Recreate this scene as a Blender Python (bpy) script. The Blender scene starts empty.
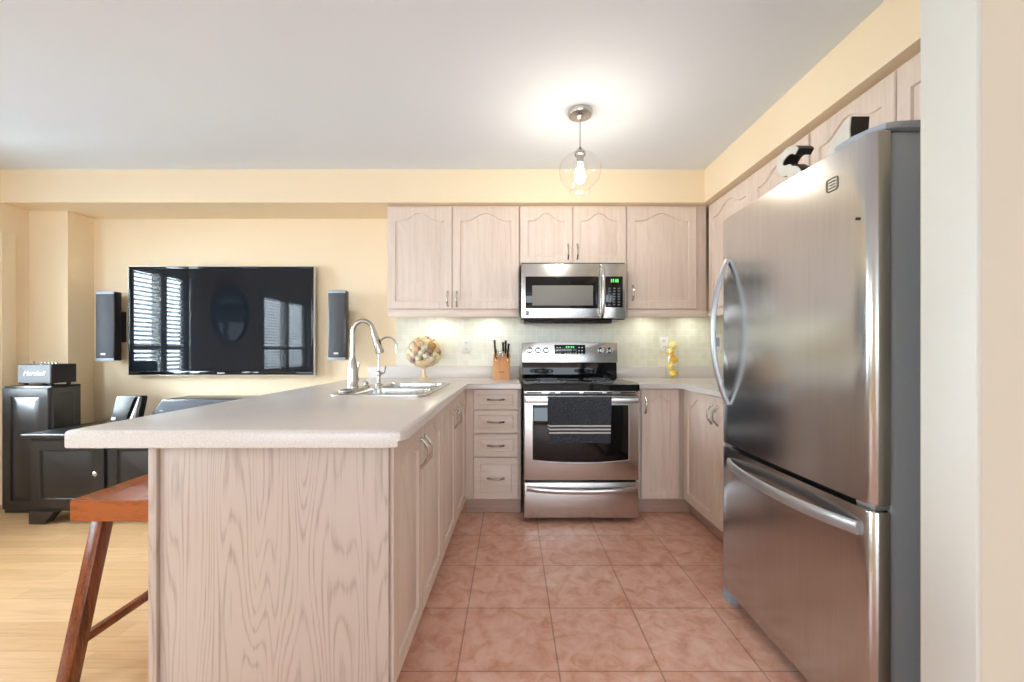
import bpy, bmesh, math, random
from mathutils import Vector, Matrix
random.seed(7)
S = bpy.context.scene
C = S.collection
PI = math.pi

# ------------------------------------------------------------------ camera, world, light, exposure
F = 415.0                                   # focal length in pixels of a 1024 px wide frame
EYE = 1.145
cd = bpy.data.cameras.new('camera')
cam = bpy.data.objects.new('camera', cd)
C.objects.link(cam)
cam.location = (0, 0, EYE)
cam.rotation_euler = (PI/2, 0, 0)
cd.sensor_fit = 'HORIZONTAL'
cd.sensor_width = 36.0
cd.lens = 36.0*F/1024
cd.shift_x = 0.0005
cd.shift_y = 9.0/1024
cd.clip_start = 0.02
S.camera = cam

w = bpy.data.worlds.new('sky')
S.world = w
w.use_nodes = True
w.node_tree.nodes['Background'].inputs[0].default_value = (0.80, 0.88, 1.0, 1)
w.node_tree.nodes['Background'].inputs[1].default_value = 1.0

S.view_settings.view_transform = 'Standard'
S.view_settings.look = 'None'
S.view_settings.gamma = 1.0
S.view_settings.use_curve_mapping = False
S.view_settings.exposure = 0.60
S.cycles.use_denoising = True
S.cycles.max_bounces = 10
S.cycles.diffuse_bounces = 6
S.cycles.glossy_bounces = 5
S.cycles.transparent_max_bounces = 12
S.cycles.sample_clamp_indirect = 6.0
S.cycles.blur_glossy = 0.5

def area(name, loc, rot, sx, sy, power, col=(1, 1, 1), spread=PI):
    l = bpy.data.lights.new(name, 'AREA')
    l.shape = 'RECTANGLE'; l.size = sx; l.size_y = sy
    l.energy = power; l.color = col; l.spread = spread
    o = bpy.data.objects.new(name, l)
    o.location = loc; o.rotation_euler = rot
    C.objects.link(o)
    return o
# daylight entering through the windows of the left wall, plus an added fill behind the camera
area('daylight_window_front', (-4.16, 2.00, 1.42), (0, -PI/2, 0), 1.5, 2.0, 520, (0.78, 0.905, 1.0))
area('daylight_window_rear', (-4.16, -0.55, 1.42), (0, -PI/2, 0), 1.5, 2.4, 220, (0.78, 0.905, 1.0))
area('added_rear_fill', (-0.55, -5.75, 1.20), (PI/2+0.6, 0, 0), 5.6, 1.95, 145, (0.78, 0.905, 1.0))  # added light with no known source, tilted up to brighten the ceiling

# ------------------------------------------------------------------ helpers
def wx(px, Y): return (px-511.5)*Y/F        # tape measure: a sighting at distance Y
def wz(py, Y): return EYE-(py-350.0)*Y/F

def rgb(r, g, b):
    f = lambda c: (c/255/12.92) if c/255 <= 0.04045 else ((c/255+0.055)/1.055)**2.4
    return (f(r), f(g), f(b), 1)

def nm(): return bmesh.new()

def bx(bm, x0, x1, y0, y1, z0, z1, bev=0.0, seg=2):
    vs = [bm.verts.new((x, y, z)) for z in (z0, z1) for y in (y0, y1) for x in (x0, x1)]
    q = [(0, 2, 3, 1), (4, 5, 7, 6), (0, 1, 5, 4), (2, 6, 7, 3), (0, 4, 6, 2), (1, 3, 7, 5)]
    fs = [bm.faces.new([vs[i] for i in f]) for f in q]
    if bev > 0:
        es = list({e for f in fs for e in f.edges})
        bmesh.ops.bevel(bm, geom=es, offset=bev, segments=seg, affect='EDGES', profile=0.5)
    return bm

def prism(bm, pts, a0, a1, mp, bev=0.0, seg=2, bev_sides=False, end_only=False):
    """polygon pts (p,q) swept from a0 to a1; mp(p,q,a)->xyz"""
    n = len(pts)
    lo = [bm.verts.new(mp(p, q, a0)) for p, q in pts]
    hi = [bm.verts.new(mp(p, q, a1)) for p, q in pts]
    fs = [bm.faces.new(lo[::-1]), bm.faces.new(hi)]
    sides = [bm.faces.new((lo[i], lo[(i+1) % n], hi[(i+1) % n], hi[i])) for i in range(n)]
    if bev > 0:
        es = list({e for f in fs for e in f.edges})
        if end_only: es = list(fs[1].edges)
        if bev_sides: es = list({e for f in fs+sides for e in f.edges})
        bmesh.ops.bevel(bm, geom=es, offset=bev, segments=seg, affect='EDGES', profile=0.5)
    return bm

def tube(bm, pts, rad, seg=10, flat=1.0, cap=True):
    pts = [Vector(p) for p in pts]
    n = len(pts)
    rs = rad if isinstance(rad, (list, tuple)) else [rad]*n
    T = []
    for i in range(n):
        d = pts[min(i+1, n-1)]-pts[max(i-1, 0)]
        T.append(d.normalized())
    ref = Vector((0, 0, 1)) if abs(T[0].z) < 0.9 else Vector((0, 1, 0))
    N = (ref-T[0]*ref.dot(T[0])).normalized()
    rings = []
    for i in range(n):
        N = (N-T[i]*N.dot(T[i])).normalized()
        B = T[i].cross(N)
        rings.append([bm.verts.new(pts[i]+(N*math.cos(2*PI*k/seg)+B*math.sin(2*PI*k/seg)*flat)*rs[i]) for k in range(seg)])
    for i in range(n-1):
        for k in range(seg):
            bm.faces.new((rings[i][k], rings[i][(k+1) % seg], rings[i+1][(k+1) % seg], rings[i+1][k]))
    if cap:
        bm.faces.new(rings[0][::-1]); bm.faces.new(rings[-1])
    return bm

def lathe(bm, prof, c=(0, 0, 0), seg=24, axis='Z', cap=True):
    def mp(r, h, a):
        u, v = r*math.cos(a), r*math.sin(a)
        if axis == 'Z': p = (u, v, h)
        elif axis == 'Y': p = (u, h, -v)
        else: p = (h, u, v)
        return (c[0]+p[0], c[1]+p[1], c[2]+p[2])
    rings = []
    for r, h in prof:
        if r < 1e-5: rings.append([bm.verts.new(mp(0, h, 0))])
        else: rings.append([bm.verts.new(mp(r, h, 2*PI*k/seg)) for k in range(seg)])
    for a, b in zip(rings[:-1], rings[1:]):
        for k in range(seg):
            k2 = (k+1) % seg
            if len(a) == 1 and len(b) > 1: bm.faces.new((a[0], b[k2], b[k]))
            elif len(b) == 1 and len(a) > 1: bm.faces.new((a[k], a[k2], b[0]))
            elif len(a) > 1: bm.faces.new((a[k], a[k2], b[k2], b[k]))
    if cap:
        if len(rings[0]) > 1: bm.faces.new(rings[0][::-1])
        if len(rings[-1]) > 1: bm.faces.new(rings[-1])
    return bm

def ball(bm, c, r, sx=1, sy=1, sz=1, seg=16, rings=10):
    m = Matrix.Translation(c) @ Matrix.Diagonal((sx, sy, sz, 1))
    bmesh.ops.create_uvsphere(bm, u_segments=seg, v_segments=rings, radius=r, matrix=m)
    return bm

def build(name, bm, mat, parent=None, ang=35, origin=None):
    """link bm (world coordinates) as one mesh object, under parent if given"""
    bmesh.ops.recalc_face_normals(bm, faces=bm.faces)
    o0 = Vector((0, 0, 0))
    if parent is not None: o0 = worldloc(parent)
    elif origin is not None: o0 = Vector(origin)
    if o0.length > 0: bmesh.ops.translate(bm, verts=bm.verts, vec=-o0)
    me = bpy.data.meshes.new(name)
    bm.to_mesh(me); bm.free()
    me.polygons.foreach_set('use_smooth', [True]*len(me.polygons))
    me.set_sharp_from_angle(angle=math.radians(ang))
    me.materials.append(mat)
    o = bpy.data.objects.new(name, me)
    C.objects.link(o)
    if parent is not None: o.parent = parent
    elif origin is not None: o.location = origin
    return o

def worldloc(o):
    v = Vector((0, 0, 0))
    while o is not None:
        v += o.location; o = o.parent
    return v

def tag(o, label, cat, group=None):
    o['label'] = label; o['category'] = cat
    if group: o['group'] = group
    return o

def thing(name, label, cat, loc=(0, 0, 0), group=None):
    o = bpy.data.objects.new(name, None)
    o.location = loc; o.empty_display_size = 0.05
    C.objects.link(o)
    return tag(o, label, cat, group)

def struct(name, bm, mat, parent=None):
    o = build(name, bm, mat, parent)
    if parent is None: o['kind'] = 'structure'
    return o

def dup(root, loc, rot, label, group=None):
    r = root.copy(); C.objects.link(r); r.location = loc; r.rotation_euler = rot
    r['label'] = label
    if group: r['group'] = group
    for ch in list(root.children):
        c = ch.copy(); C.objects.link(c); c.parent = r
        for g in ch.children:
            d = g.copy(); C.objects.link(d); d.parent = c
    return r

def text_bm(body, size, depth, mp, shear=0.0, align='CENTER'):
    cu = bpy.data.curves.new('lettering', 'FONT')
    cu.body = body; cu.size = size; cu.extrude = depth/2; cu.shear = shear
    cu.align_x = align; cu.align_y = 'CENTER'; cu.resolution_u = 4
    o = bpy.data.objects.new('lettering', cu)
    C.objects.link(o)
    dg = bpy.context.evaluated_depsgraph_get()
    me = bpy.data.meshes.new_from_object(o.evaluated_get(dg))
    bm = nm(); bm.from_mesh(me)
    for v in bm.verts: v.co = Vector(mp(v.co.x, v.co.y, v.co.z))
    bpy.data.objects.remove(o); bpy.data.curves.remove(cu); bpy.data.meshes.remove(me)
    return bm

def cut(obj, bm):
    """subtract the closed shape bm (world coordinates) from a top-level or child mesh obj"""
    bmesh.ops.recalc_face_normals(bm, faces=bm.faces)
    bmesh.ops.translate(bm, verts=bm.verts, vec=-worldloc(obj))
    me = bpy.data.meshes.new('cutter'); bm.to_mesh(me); bm.free()
    k = bpy.data.objects.new('cutter', me); C.objects.link(k)
    k.location = worldloc(obj)
    bpy.context.view_layer.update()
    m = obj.modifiers.new('hole', 'BOOLEAN'); m.operation = 'DIFFERENCE'; m.object = k; m.solver = 'EXACT'
    dg = bpy.context.evaluated_depsgraph_get()
    new = bpy.data.meshes.new_from_object(obj.evaluated_get(dg))
    obj.modifiers.clear(); obj.data = new
    bpy.data.objects.remove(k)
    new.polygons.foreach_set('use_smooth', [True]*len(new.polygons))
    new.set_sharp_from_angle(angle=math.radians(35))

# ------------------------------------------------------------------ materials
class MT:
    def __init__(s, name):
        s.m = bpy.data.materials.new(name); s.m.use_nodes = True
        s.t = s.m.node_tree; s.N = s.t.nodes; s.L = s.t.links
        s.b = s.N['Principled BSDF']
    def node(s, ty, **kw):
        n = s.N.new(ty)
        for k, v in kw.items():
            if k in n.inputs: n.inputs[k].default_value = v
            else: setattr(n, k, v)
        return n
    def coords(s, scale=(1, 1, 1), loc=(0, 0, 0), rot=(0, 0, 0)):
        tc = s.N.new('ShaderNodeTexCoord'); mp = s.N.new('ShaderNodeMapping')
        mp.inputs['Scale'].default_value = scale; mp.inputs['Location'].default_value = loc; mp.inputs['Rotation'].default_value = rot
        s.L.new(tc.outputs['Object'], mp.inputs[0])
        return mp.outputs[0]
    def ramp(s, fac, stops):
        r = s.N.new('ShaderNodeValToRGB')
        while len(r.color_ramp.elements) < len(stops): r.color_ramp.elements.new(0.5)
        for e, (p, c) in zip(r.color_ramp.elements, stops): e.position = p; e.color = c
        s.L.new(fac, r.inputs[0]); return r.outputs[0]
    def bump(s, h, strength=0.2, dist=0.002):
        b = s.N.new('ShaderNodeBump'); b.inputs['Strength'].default_value = strength; b.inputs['Distance'].default_value = dist
        s.L.new(h, b.inputs['Height']); s.L.new(b.outputs[0], s.b.inputs['Normal'])
    def set(s, **kw):
        for k, v in kw.items(): s.b.inputs[k].default_value = v
        return s

def plain(name, col, rough=0.5, metal=0.0, var=0.03, sc=30, **kw):
    m = MT(name)
    n = m.node('ShaderNodeTexNoise', Scale=sc, Detail=3.0); m.L.new(m.coords(), n.inputs['Vector'])
    a = tuple(min(1, c*(1-var)) for c in col[:3])+(1,); b = tuple(min(1, c*(1+var)) for c in col[:3])+(1,)
    m.L.new(m.ramp(n.outputs['Fac'], [(0.3, a), (0.7, b)]), m.b.inputs['Base Color'])
    m.set(Roughness=rough, Metallic=metal)
    for k, v in kw.items(): m.b.inputs[k.replace('_', ' ')].default_value = v
    return m.m

def oak(name, a, b, scale, rough=0.42, wave=1.0):
    """pickled oak: pale streaks of grain with cathedral figure"""
    m = MT(name)
    v = m.coords(scale)
    n1 = m.node('ShaderNodeTexNoise', Scale=1.0, Detail=8.0, Roughness=0.62, Distortion=0.35); m.L.new(v, n1.inputs['Vector'])
    n2 = m.node('ShaderNodeTexNoise', Scale=7.0, Detail=4.0, Roughness=0.7); m.L.new(v, n2.inputs['Vector'])
    mx = m.node('ShaderNodeMix', data_type='FLOAT'); mx.inputs[0].default_value = 0.4
    m.L.new(n1.outputs['Fac'], mx.inputs[2]); m.L.new(n2.outputs['Fac'], mx.inputs[3])
    m.L.new(m.ramp(mx.outputs[0], [(0.36, a), (0.52, b), (0.66, tuple(min(1, c*1.05) for c in b[:3])+(1,))]), m.b.inputs['Base Color'])
    m.bump(mx.outputs[0], 0.12, 0.001)
    m.set(Roughness=rough)
    return m.m

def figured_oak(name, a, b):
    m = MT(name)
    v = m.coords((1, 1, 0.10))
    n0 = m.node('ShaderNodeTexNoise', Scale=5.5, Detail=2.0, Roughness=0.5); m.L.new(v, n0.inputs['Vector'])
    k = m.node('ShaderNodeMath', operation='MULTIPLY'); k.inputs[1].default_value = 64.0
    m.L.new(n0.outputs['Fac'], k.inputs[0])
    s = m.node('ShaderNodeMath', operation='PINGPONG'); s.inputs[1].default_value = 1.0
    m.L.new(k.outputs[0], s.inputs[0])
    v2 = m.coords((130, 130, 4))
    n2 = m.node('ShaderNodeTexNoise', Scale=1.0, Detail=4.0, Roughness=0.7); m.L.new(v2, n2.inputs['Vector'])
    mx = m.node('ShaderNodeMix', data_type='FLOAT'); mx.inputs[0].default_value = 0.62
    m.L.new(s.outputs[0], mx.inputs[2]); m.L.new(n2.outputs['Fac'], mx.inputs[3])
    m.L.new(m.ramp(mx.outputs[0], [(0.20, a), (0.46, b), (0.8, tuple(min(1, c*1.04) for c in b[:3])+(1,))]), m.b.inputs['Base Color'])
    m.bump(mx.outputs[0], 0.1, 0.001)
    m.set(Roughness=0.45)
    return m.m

def steel(name, col=(0.60, 0.59, 0.575, 1), rough=0.24, stretch=(2, 2, 140), aniso=0.0):
    m = MT(name)
    n = m.node('ShaderNodeTexNoise', Scale=1.0, Detail=5.0, Roughness=0.7); m.L.new(m.coords(stretch), n.inputs['Vector'])
    m.L.new(m.ramp(n.outputs['Fac'], [(0.3, tuple(c*0.93 for c in col[:3])+(1,)), (0.7, tuple(min(1, c*1.05) for c in col[:3])+(1,))]), m.b.inputs['Base Color'])
    mr = m.node('ShaderNodeMapRange'); mr.inputs[3].default_value = rough*0.85; mr.inputs[4].default_value = rough*1.2
    m.L.new(n.outputs['Fac'], mr.inputs[0]); m.L.new(mr.outputs[0], m.b.inputs['Roughness'])
    m.set(Metallic=1.0)
    return m.m

def thin_glass(name, tint=(1, 1, 1, 1), ior=1.45):
    m = MT(name); m.N.remove(m.b)
    tr = m.node('ShaderNodeBsdfTransparent'); tr.inputs[0].default_value = tint
    gl = m.node('ShaderNodeBsdfGlossy'); gl.inputs['Roughness'].default_value = 0.02
    lw = m.node('ShaderNodeLayerWeight', Blend=0.5)
    pw = m.node('ShaderNodeMath', operation='POWER'); pw.inputs[1].default_value = 4.0; m.L.new(lw.outputs['Facing'], pw.inputs[0])
    fr = m.node('ShaderNodeMapRange'); fr.inputs[3].default_value = 0.035; fr.inputs[4].default_value = 0.6; m.L.new(pw.outputs[0], fr.inputs[0])
    n = m.node('ShaderNodeTexNoise', Scale=6.0); m.L.new(m.coords(), n.inputs['Vector'])
    bp = m.node('ShaderNodeBump'); bp.inputs['Strength'].default_value = 0.04; bp.inputs['Distance'].default_value = 0.01
    m.L.new(n.outputs['Fac'], bp.inputs['Height']); m.L.new(bp.outputs[0], gl.inputs['Normal'])
    mx = m.node('ShaderNodeMixShader')
    m.L.new(fr.outputs[0], mx.inputs[0]); m.L.new(tr.outputs[0], mx.inputs[1]); m.L.new(gl.outputs[0], mx.inputs[2])
    m.L.new(mx.outputs[0], m.N['Material Output'].inputs[0])
    return m.m

def glow(name, col, strength):
    m = MT(name); m.set(**{'Base Color': col, 'Emission Color': col, 'Emission Strength': strength})
    return m.m

def tiles(name, size, c1, c2, grout, mortar, origin, plane='XY', mottle=None, rough=0.35, bump=0.4, offset=0.0, width=None, grain=None):
    m = MT(name)
    tc = m.node('ShaderNodeTexCoord')
    src = tc.outputs['Object']
    if plane != 'XY':
        sp = m.node('ShaderNodeSeparateXYZ'); cb = m.node('ShaderNodeCombineXYZ'); m.L.new(src, sp.inputs[0])
        m.L.new(sp.outputs[0 if plane == 'XZ' else 1], cb.inputs[0]); m.L.new(sp.outputs[2], cb.inputs[1]); src = cb.outputs[0]
    mp = m.node('ShaderNodeMapping'); mp.inputs['Location'].default_value = (-origin[0], -origin[1], 0); m.L.new(src, mp.inputs[0])
    br = m.node('ShaderNodeTexBrick'); br.offset = offset; br.squash = 1.0
    br.inputs['Scale'].default_value = 1.0; br.inputs['Mortar Size'].default_value = mortar/2; br.inputs['Mortar Smooth'].default_value = 0.3
    br.inputs['Brick Width'].default_value = width or size; br.inputs['Row Height'].default_value = size
    br.inputs['Color1'].default_value = c1; br.inputs['Color2'].default_value = c2; br.inputs['Mortar'].default_value = grout
    m.L.new(mp.outputs[0], br.inputs['Vector'])
    col = br.outputs['Color']
    if mottle:
        n = m.node('ShaderNodeTexNoise', Scale=mottle[0], Detail=6.0, Roughness=0.62, Distortion=0.6)
        if grain: m.L.new(m.coords(grain), n.inputs['Vector'])
        else: m.L.new(tc.outputs['Object'], n.inputs['Vector'])
        rp = m.ramp(n.outputs['Fac'], [(0.33, mottle[1]), (0.5, mottle[2]), (0.69, mottle[3])])
        mx = m.node('ShaderNodeMix', data_type='RGBA', blend_type='MULTIPLY'); mx.inputs[0].default_value = 1.0
        m.L.new(col, mx.inputs[6]); m.L.new(rp, mx.inputs[7]); col = mx.outputs[2]
    m.L.new(col, m.b.inputs['Base Color'])
    iv = m.node('ShaderNodeMath', operation='SUBTRACT'); iv.inputs[0].default_value = 1.0; m.L.new(br.outputs['Fac'], iv.inputs[1])
    m.bump(iv.outputs[0], bump, 0.003)
    m.set(Roughness=rough)
    return m.m

M = {}
M['paint'] = plain('yellow_wall_paint', rgb(240, 221, 189), 0.75, var=0.008, sc=3)
M['hall'] = plain('beige_wall_paint', rgb(214, 205, 186), 0.75, var=0.01, sc=3)
M['ceil'] = plain('white_ceiling_paint', rgb(228, 235, 242), 0.85, var=0.006, sc=2)
M['trim'] = plain('white_trim_paint', rgb(212, 212, 204), 0.55, var=0.008)
M['oak'] = oak('pickled_oak_vertical', rgb(213, 194, 180), rgb(224, 207, 194), (55, 55, 2.2))
M['oak_h'] = oak('pickled_oak_horizontal', rgb(213, 194, 180), rgb(224, 207, 194), (2.2, 2.2, 55))
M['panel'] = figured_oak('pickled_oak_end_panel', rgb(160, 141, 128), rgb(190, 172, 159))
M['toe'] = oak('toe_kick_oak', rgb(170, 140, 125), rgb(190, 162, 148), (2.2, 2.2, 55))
M['nickel'] = plain('brushed_nickel', (0.52, 0.50, 0.47, 1), 0.24, 1.0)
M['chrome'] = plain('polished_chrome', (0.80, 0.80, 0.80, 1), 0.10, 1.0)
M['steel'] = steel('brushed_stainless', stretch=(2, 2, 140))
M['steel_v'] = steel('brushed_stainless_fridge', (0.55, 0.555, 0.56, 1), 0.19, (160, 160, 3))
M['sink'] = steel('sink_stainless', (0.68, 0.68, 0.67, 1), 0.2, (60, 4, 4))
M['blackglass'] = plain('black_glass', rgb(14, 14, 15), 0.04)
M['blackenamel'] = plain('black_enamel', rgb(22, 22, 23), 0.16)
M['screen'] = plain('screen_glass', rgb(24, 29, 36), 0.03, Specular_IOR_Level=0.28)
M['blackplastic'] = plain('black_plastic', rgb(26, 26, 28), 0.35)
M['darkgap'] = plain('shadow_black_rubber', rgb(18, 18, 18), 0.8)
M['greypaint'] = plain('grey_appliance_paint', rgb(160, 170, 182), 0.42, var=0.02, sc=120)
M['handlegrey'] = plain('satin_grey_metal', rgb(178, 180, 184), 0.33, 0.75)
M['blackpaint'] = plain('black_satin_furniture_paint', rgb(25, 27, 30), 0.30, var=0.06, Specular_IOR_Level=0.8)
M['grille'] = plain('grey_speaker_cloth', rgb(84, 88, 95), 0.8, var=0.15, sc=400)
M['ampcloth'] = plain('salt_pepper_speaker_cloth', rgb(120, 122, 124), 0.85, var=0.3, sc=500)
M['vinyl'] = plain('black_vinyl', rgb(38, 38, 40), 0.5, var=0.1, sc=200)
M['white'] = plain('white_plastic', rgb(240, 240, 236), 0.35)
M['silver'] = plain('silver_badge', rgb(205, 207, 210), 0.3, 0.5)
M['cherry'] = oak('red_brown_wood', rgb(96, 45, 22), rgb(164, 88, 44), (4, 30, 30), 0.22)
M['cherry_v'] = oak('red_brown_wood_leg', rgb(70, 34, 18), rgb(128, 66, 34), (40, 40, 4), 0.25)
M['blockwood'] = oak('beech_block', rgb(176, 116, 66), rgb(204, 146, 94), (50, 50, 3), 0.4)
M['counter'] = MT('speckled_laminate')
def _lam():
    m = M['counter']
    n = m.node('ShaderNodeTexNoise', Scale=260.0, Detail=3.0, Roughness=0.7); m.L.new(m.coords(), n.inputs['Vector'])
    m.L.new(m.ramp(n.outputs['Fac'], [(0.30, rgb(204, 196, 190)), (0.5, rgb(219, 213, 208)), (0.70, rgb(228, 223, 220))]), m.b.inputs['Base Color'])
    m.set(Roughness=0.24); M['counter'] = m.m
_lam()
M['floor'] = tiles('terracotta_floor_tile', 0.3625, rgb(226, 183, 164), rgb(217, 168, 148), rgb(184, 140, 118), 0.007, (-0.1935, 1.4785),
                   mottle=(13.0, (0.84, 0.66, 0.56, 1), (1.0, 0.96, 0.93, 1), (1.10, 1.24, 1.34, 1)), rough=0.33, bump=0.35)
M['woodfloor'] = tiles('oak_strip_floor', 0.083, rgb(218, 180, 134), rgb(202, 160, 112), rgb(160, 118, 78), 0.0016, (0.0, 0.0),
                       mottle=(3.0, (0.86, 0.82, 0.76, 1), (1, 1, 1, 1), (1.06, 1.06, 1.05, 1)), rough=0.28, bump=0.1, offset=0.37, width=1.15, grain=(1.2, 22, 1))
M['splash'] = tiles('cream_wall_tile_back', 0.0508, rgb(234, 232, 215), rgb(226, 225, 206), rgb(238, 238, 230), 0.004, (-0.96, 1.012), 'XZ', rough=0.25, bump=0.3,
                    mottle=(12.0, (0.94, 0.95, 0.92, 1), (1, 1, 1, 1), (1.03, 1.03, 1.02, 1)))
M['splash_r'] = tiles('cream_wall_tile_right', 0.0508, rgb(234, 232, 215), rgb(226, 225, 206), rgb(238, 238, 230), 0.004, (1.95, 1.012), 'YZ', rough=0.25, bump=0.3)
M['glass'] = thin_glass('clear_glass')
def _blind():
    m = MT('white_translucent_blind_slats')
    df = m.node('ShaderNodeBsdfDiffuse'); df.inputs[0].default_value = rgb(236, 238, 240)
    tl = m.node('ShaderNodeBsdfTranslucent'); tl.inputs[0].default_value = rgb(236, 240, 244)
    mx = m.node('ShaderNodeMixShader'); mx.inputs[0].default_value = 0.5
    m.L.new(df.outputs[0], mx.inputs[1]); m.L.new(tl.outputs[0], mx.inputs[2]); m.L.new(mx.outputs[0], m.N['Material Output'].inputs[0]); m.N.remove(m.b)
    return m.m
M['blind'] = _blind()
M['bulb'] = glow('lit_bulb', (1.0, 0.91, 0.76, 1), 125.0)
M['led'] = glow('under_cabinet_lens', (1.0, 0.95, 0.78, 1), 6.0)
M['green'] = glow('green_display_digits', (0.15, 0.95, 0.25, 1), 0.28)
M['mirror'] = plain('reflection_mirror', (0.80, 0.81, 0.82, 1), 0.02, 1.0)
M['lemon'] = plain('lemon_skin', rgb(246, 206, 52), 0.4, var=0.06, sc=60)
M['amber'] = plain('ripe_lemon_skin', rgb(240, 178, 38), 0.4, var=0.06, sc=60)
M['pale'] = plain('pale_lemon_skin', rgb(244, 224, 130), 0.4, var=0.06, sc=60)
M['ceramic'] = plain('cream_ceramic', rgb(236, 212, 170), 0.25)
M['leaf'] = plain('dried_leaf', rgb(120, 118, 66), 0.6, var=0.2)
ROSE = [plain('rose_cream', rgb(244, 228, 176), 0.5), plain('rose_peach', rgb(232, 190, 150), 0.5),
        plain('rose_mauve', rgb(172, 138, 134), 0.5), plain('rose_pearl', rgb(232, 218, 192), 0.45), plain('rose_gold', rgb(190, 148, 80), 0.4)]
def _towel():
    m = MT('grey_terry_with_white_stripes')
    tc = m.node('ShaderNodeTexCoord'); sp = m.node('ShaderNodeSeparateXYZ'); m.L.new(tc.outputs['Object'], sp.inputs[0])
    tot = None
    for z0 in (0.064, 0.086, 0.108):                          # three woven white bands, heights above the hem
        a = m.node('ShaderNodeMath', operation='COMPARE'); a.inputs[1].default_value = z0; a.inputs[2].default_value = 0.0048
        m.L.new(sp.outputs[2], a.inputs[0])
        if tot is None: tot = a.outputs[0]
        else:
            ad = m.node('ShaderNodeMath', operation='ADD'); m.L.new(tot, ad.inputs[0]); m.L.new(a.outputs[0], ad.inputs[1]); tot = ad.outputs[0]
    n = m.node('ShaderNodeTexNoise', Scale=130.0, Detail=4.0); m.L.new(tc.outputs['Object'], n.inputs['Vector'])
    cr = m.ramp(n.outputs['Fac'], [(0.3, rgb(30, 33, 38)), (0.7, rgb(72, 76, 84))])
    mx = m.node('ShaderNodeMix', data_type='RGBA'); m.L.new(tot, mx.inputs[0]); m.L.new(cr, mx.inputs[6]); mx.inputs[7].default_value = rgb(206, 206, 204)
    m.L.new(mx.outputs[2], m.b.inputs['Base Color']); m.bump(n.outputs['Fac'], 0.6, 0.004); m.set(Roughness=0.95)
    return m.m
M['towel'] = _towel()

# ------------------------------------------------------------------ room shell
XL, XR, YB, ZC = -3.79, 1.79, 3.463, 2.485
YR = -5.4; XH = 2.7                                            # rear wall, hall wall
YS, ZS, XS = 3.08, 2.24, 1.433                                 # soffit face, soffit underside, right soffit face
struct('floor', bx(nm(), -1.05, XH, YR, YB, -0.06, 0.0), M['floor'])
struct('floor_wood', bx(nm(), XL, -1.05, YR, YB, -0.06, 0.0), M['woodfloor'])
struct('ceiling', bx(nm(), XL-0.12, XH+0.1, YR-0.12, YB+0.12, ZC, ZC+0.06), M['ceil'])
struct('wall_back', bx(nm(), XL-0.12, XR+0.12, YB, YB+0.1, 0, ZC), M['paint'])
bm = nm()
bx(bm, XL, -3.484, 3.26, YB, 0, ZS)
struct('wall_chase', bm, M['paint'])
struct('wall_right', bx(nm(), XR, XR+0.1, 0.969, YB, 0, ZC), M['paint'])
struct('wall_stub', bx(nm(), 0.966, XH, 0.854, 0.969, 0, ZC), M['hall'])
struct('trim_1', bx(nm(), 0.954, 0.966, 0.852, 0.969, 0, ZC, 0.002), M['trim'])
struct('wall_hall', bx(nm(), XH, XH+0.1, YR, 0.854, 0, ZC), M['hall'])
bm = nm()
bx(bm, XL, XR, YS, YB, ZS, ZC)
bx(bm, XS, XR, 0.969, YS, ZS, ZC)
struct('wall_soffit', bm, M['paint'])
# left wall with two window openings and a door opening near the corner
WT, WB = 1.97, 0.85
bm = nm()
x0, x1 = XL-0.12, XL
for ya, yb in ((YR, -0.93), (0.44, 1.90), (2.63, YB)): bx(bm, x0, x1, ya, yb, 0, ZC)
for ya, yb in ((-0.93, 0.44), (1.90, 2.63)):
    bx(bm, x0, x1, ya, yb, 0, WB); bx(bm, x0, x1, ya, yb, WT, ZC)
struct('wall_left', bm, M['paint'])
# unseen rear wall; its wide opening is added to admit the fill
bm = nm()
RX0, RX1, RZ0, RZ1 = -3.35, 2.25, 0.32, 2.28
bx(bm, XL-0.12, RX0, YR-0.12, YR, 0, ZC); bx(bm, RX1, XH+0.1, YR-0.12, YR, 0, ZC)
bx(bm, RX0, RX1, YR-0.12, YR, 0, RZ0); bx(bm, RX0, RX1, YR-0.12, YR, RZ1, ZC)
struct('wall_rear', bm, M['paint'])

def window_left(n, ya, yb, panes):
    bm = nm()
    f = 0.035
    bx(bm, XL-0.10, XL+0.015, ya-0.06, ya+0.0, WB-0.06, WT+0.06); bx(bm, XL-0.10, XL+0.015, yb, yb+0.06, WB-0.06, WT+0.06)
    bx(bm, XL-0.10, XL+0.015, ya, yb, WT, WT+0.06); bx(bm, XL-0.10, XL+0.03, ya, yb, WB-0.06, WB)
    for (a, b), (c, d) in zip(panes[:-1], panes[1:]): bx(bm, XL-0.10, XL+0.005, b, c, WB, WT)
    for a, b in panes: bx(bm, XL-0.09, XL-0.02, a, b, 1.15, 1.19)
    win = struct('window_%d' % n, bm, M['trim'])
    for a, b in panes:
        build('pane', bx(nm(), XL-0.094, XL-0.09, a, b, WB, WT), M['glass'], win)
        bm = nm()
        z = WB+0.03
        while z < WT-0.02:
            c = Vector((XL-0.045, 0, z)); t = math.radians(32)
            dx, dz = 0.022*math.cos(t), 0.022*math.sin(t)
            vs = [(c.x-dx, a+0.01, z+dz), (c.x+dx, a+0.01, z-dz), (c.x+dx, b-0.01, z-dz), (c.x-dx, b-0.01, z+dz)]
            lo = [bm.verts.new(v) for v in vs]; hi = [bm.verts.new((v[0], v[1], v[2]+0.003)) for v in vs]
            bm.faces.new(lo[::-1]); bm.faces.new(hi)
            for i in range(4): bm.faces.new((lo[i], lo[(i+1) % 4], hi[(i+1) % 4], hi[i]))
            z += 0.046
        build('blind', bm, M['blind'], win)
window_left(1, 1.90, 2.63, [(1.92, 2.22), (2.30, 2.61)])
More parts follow.
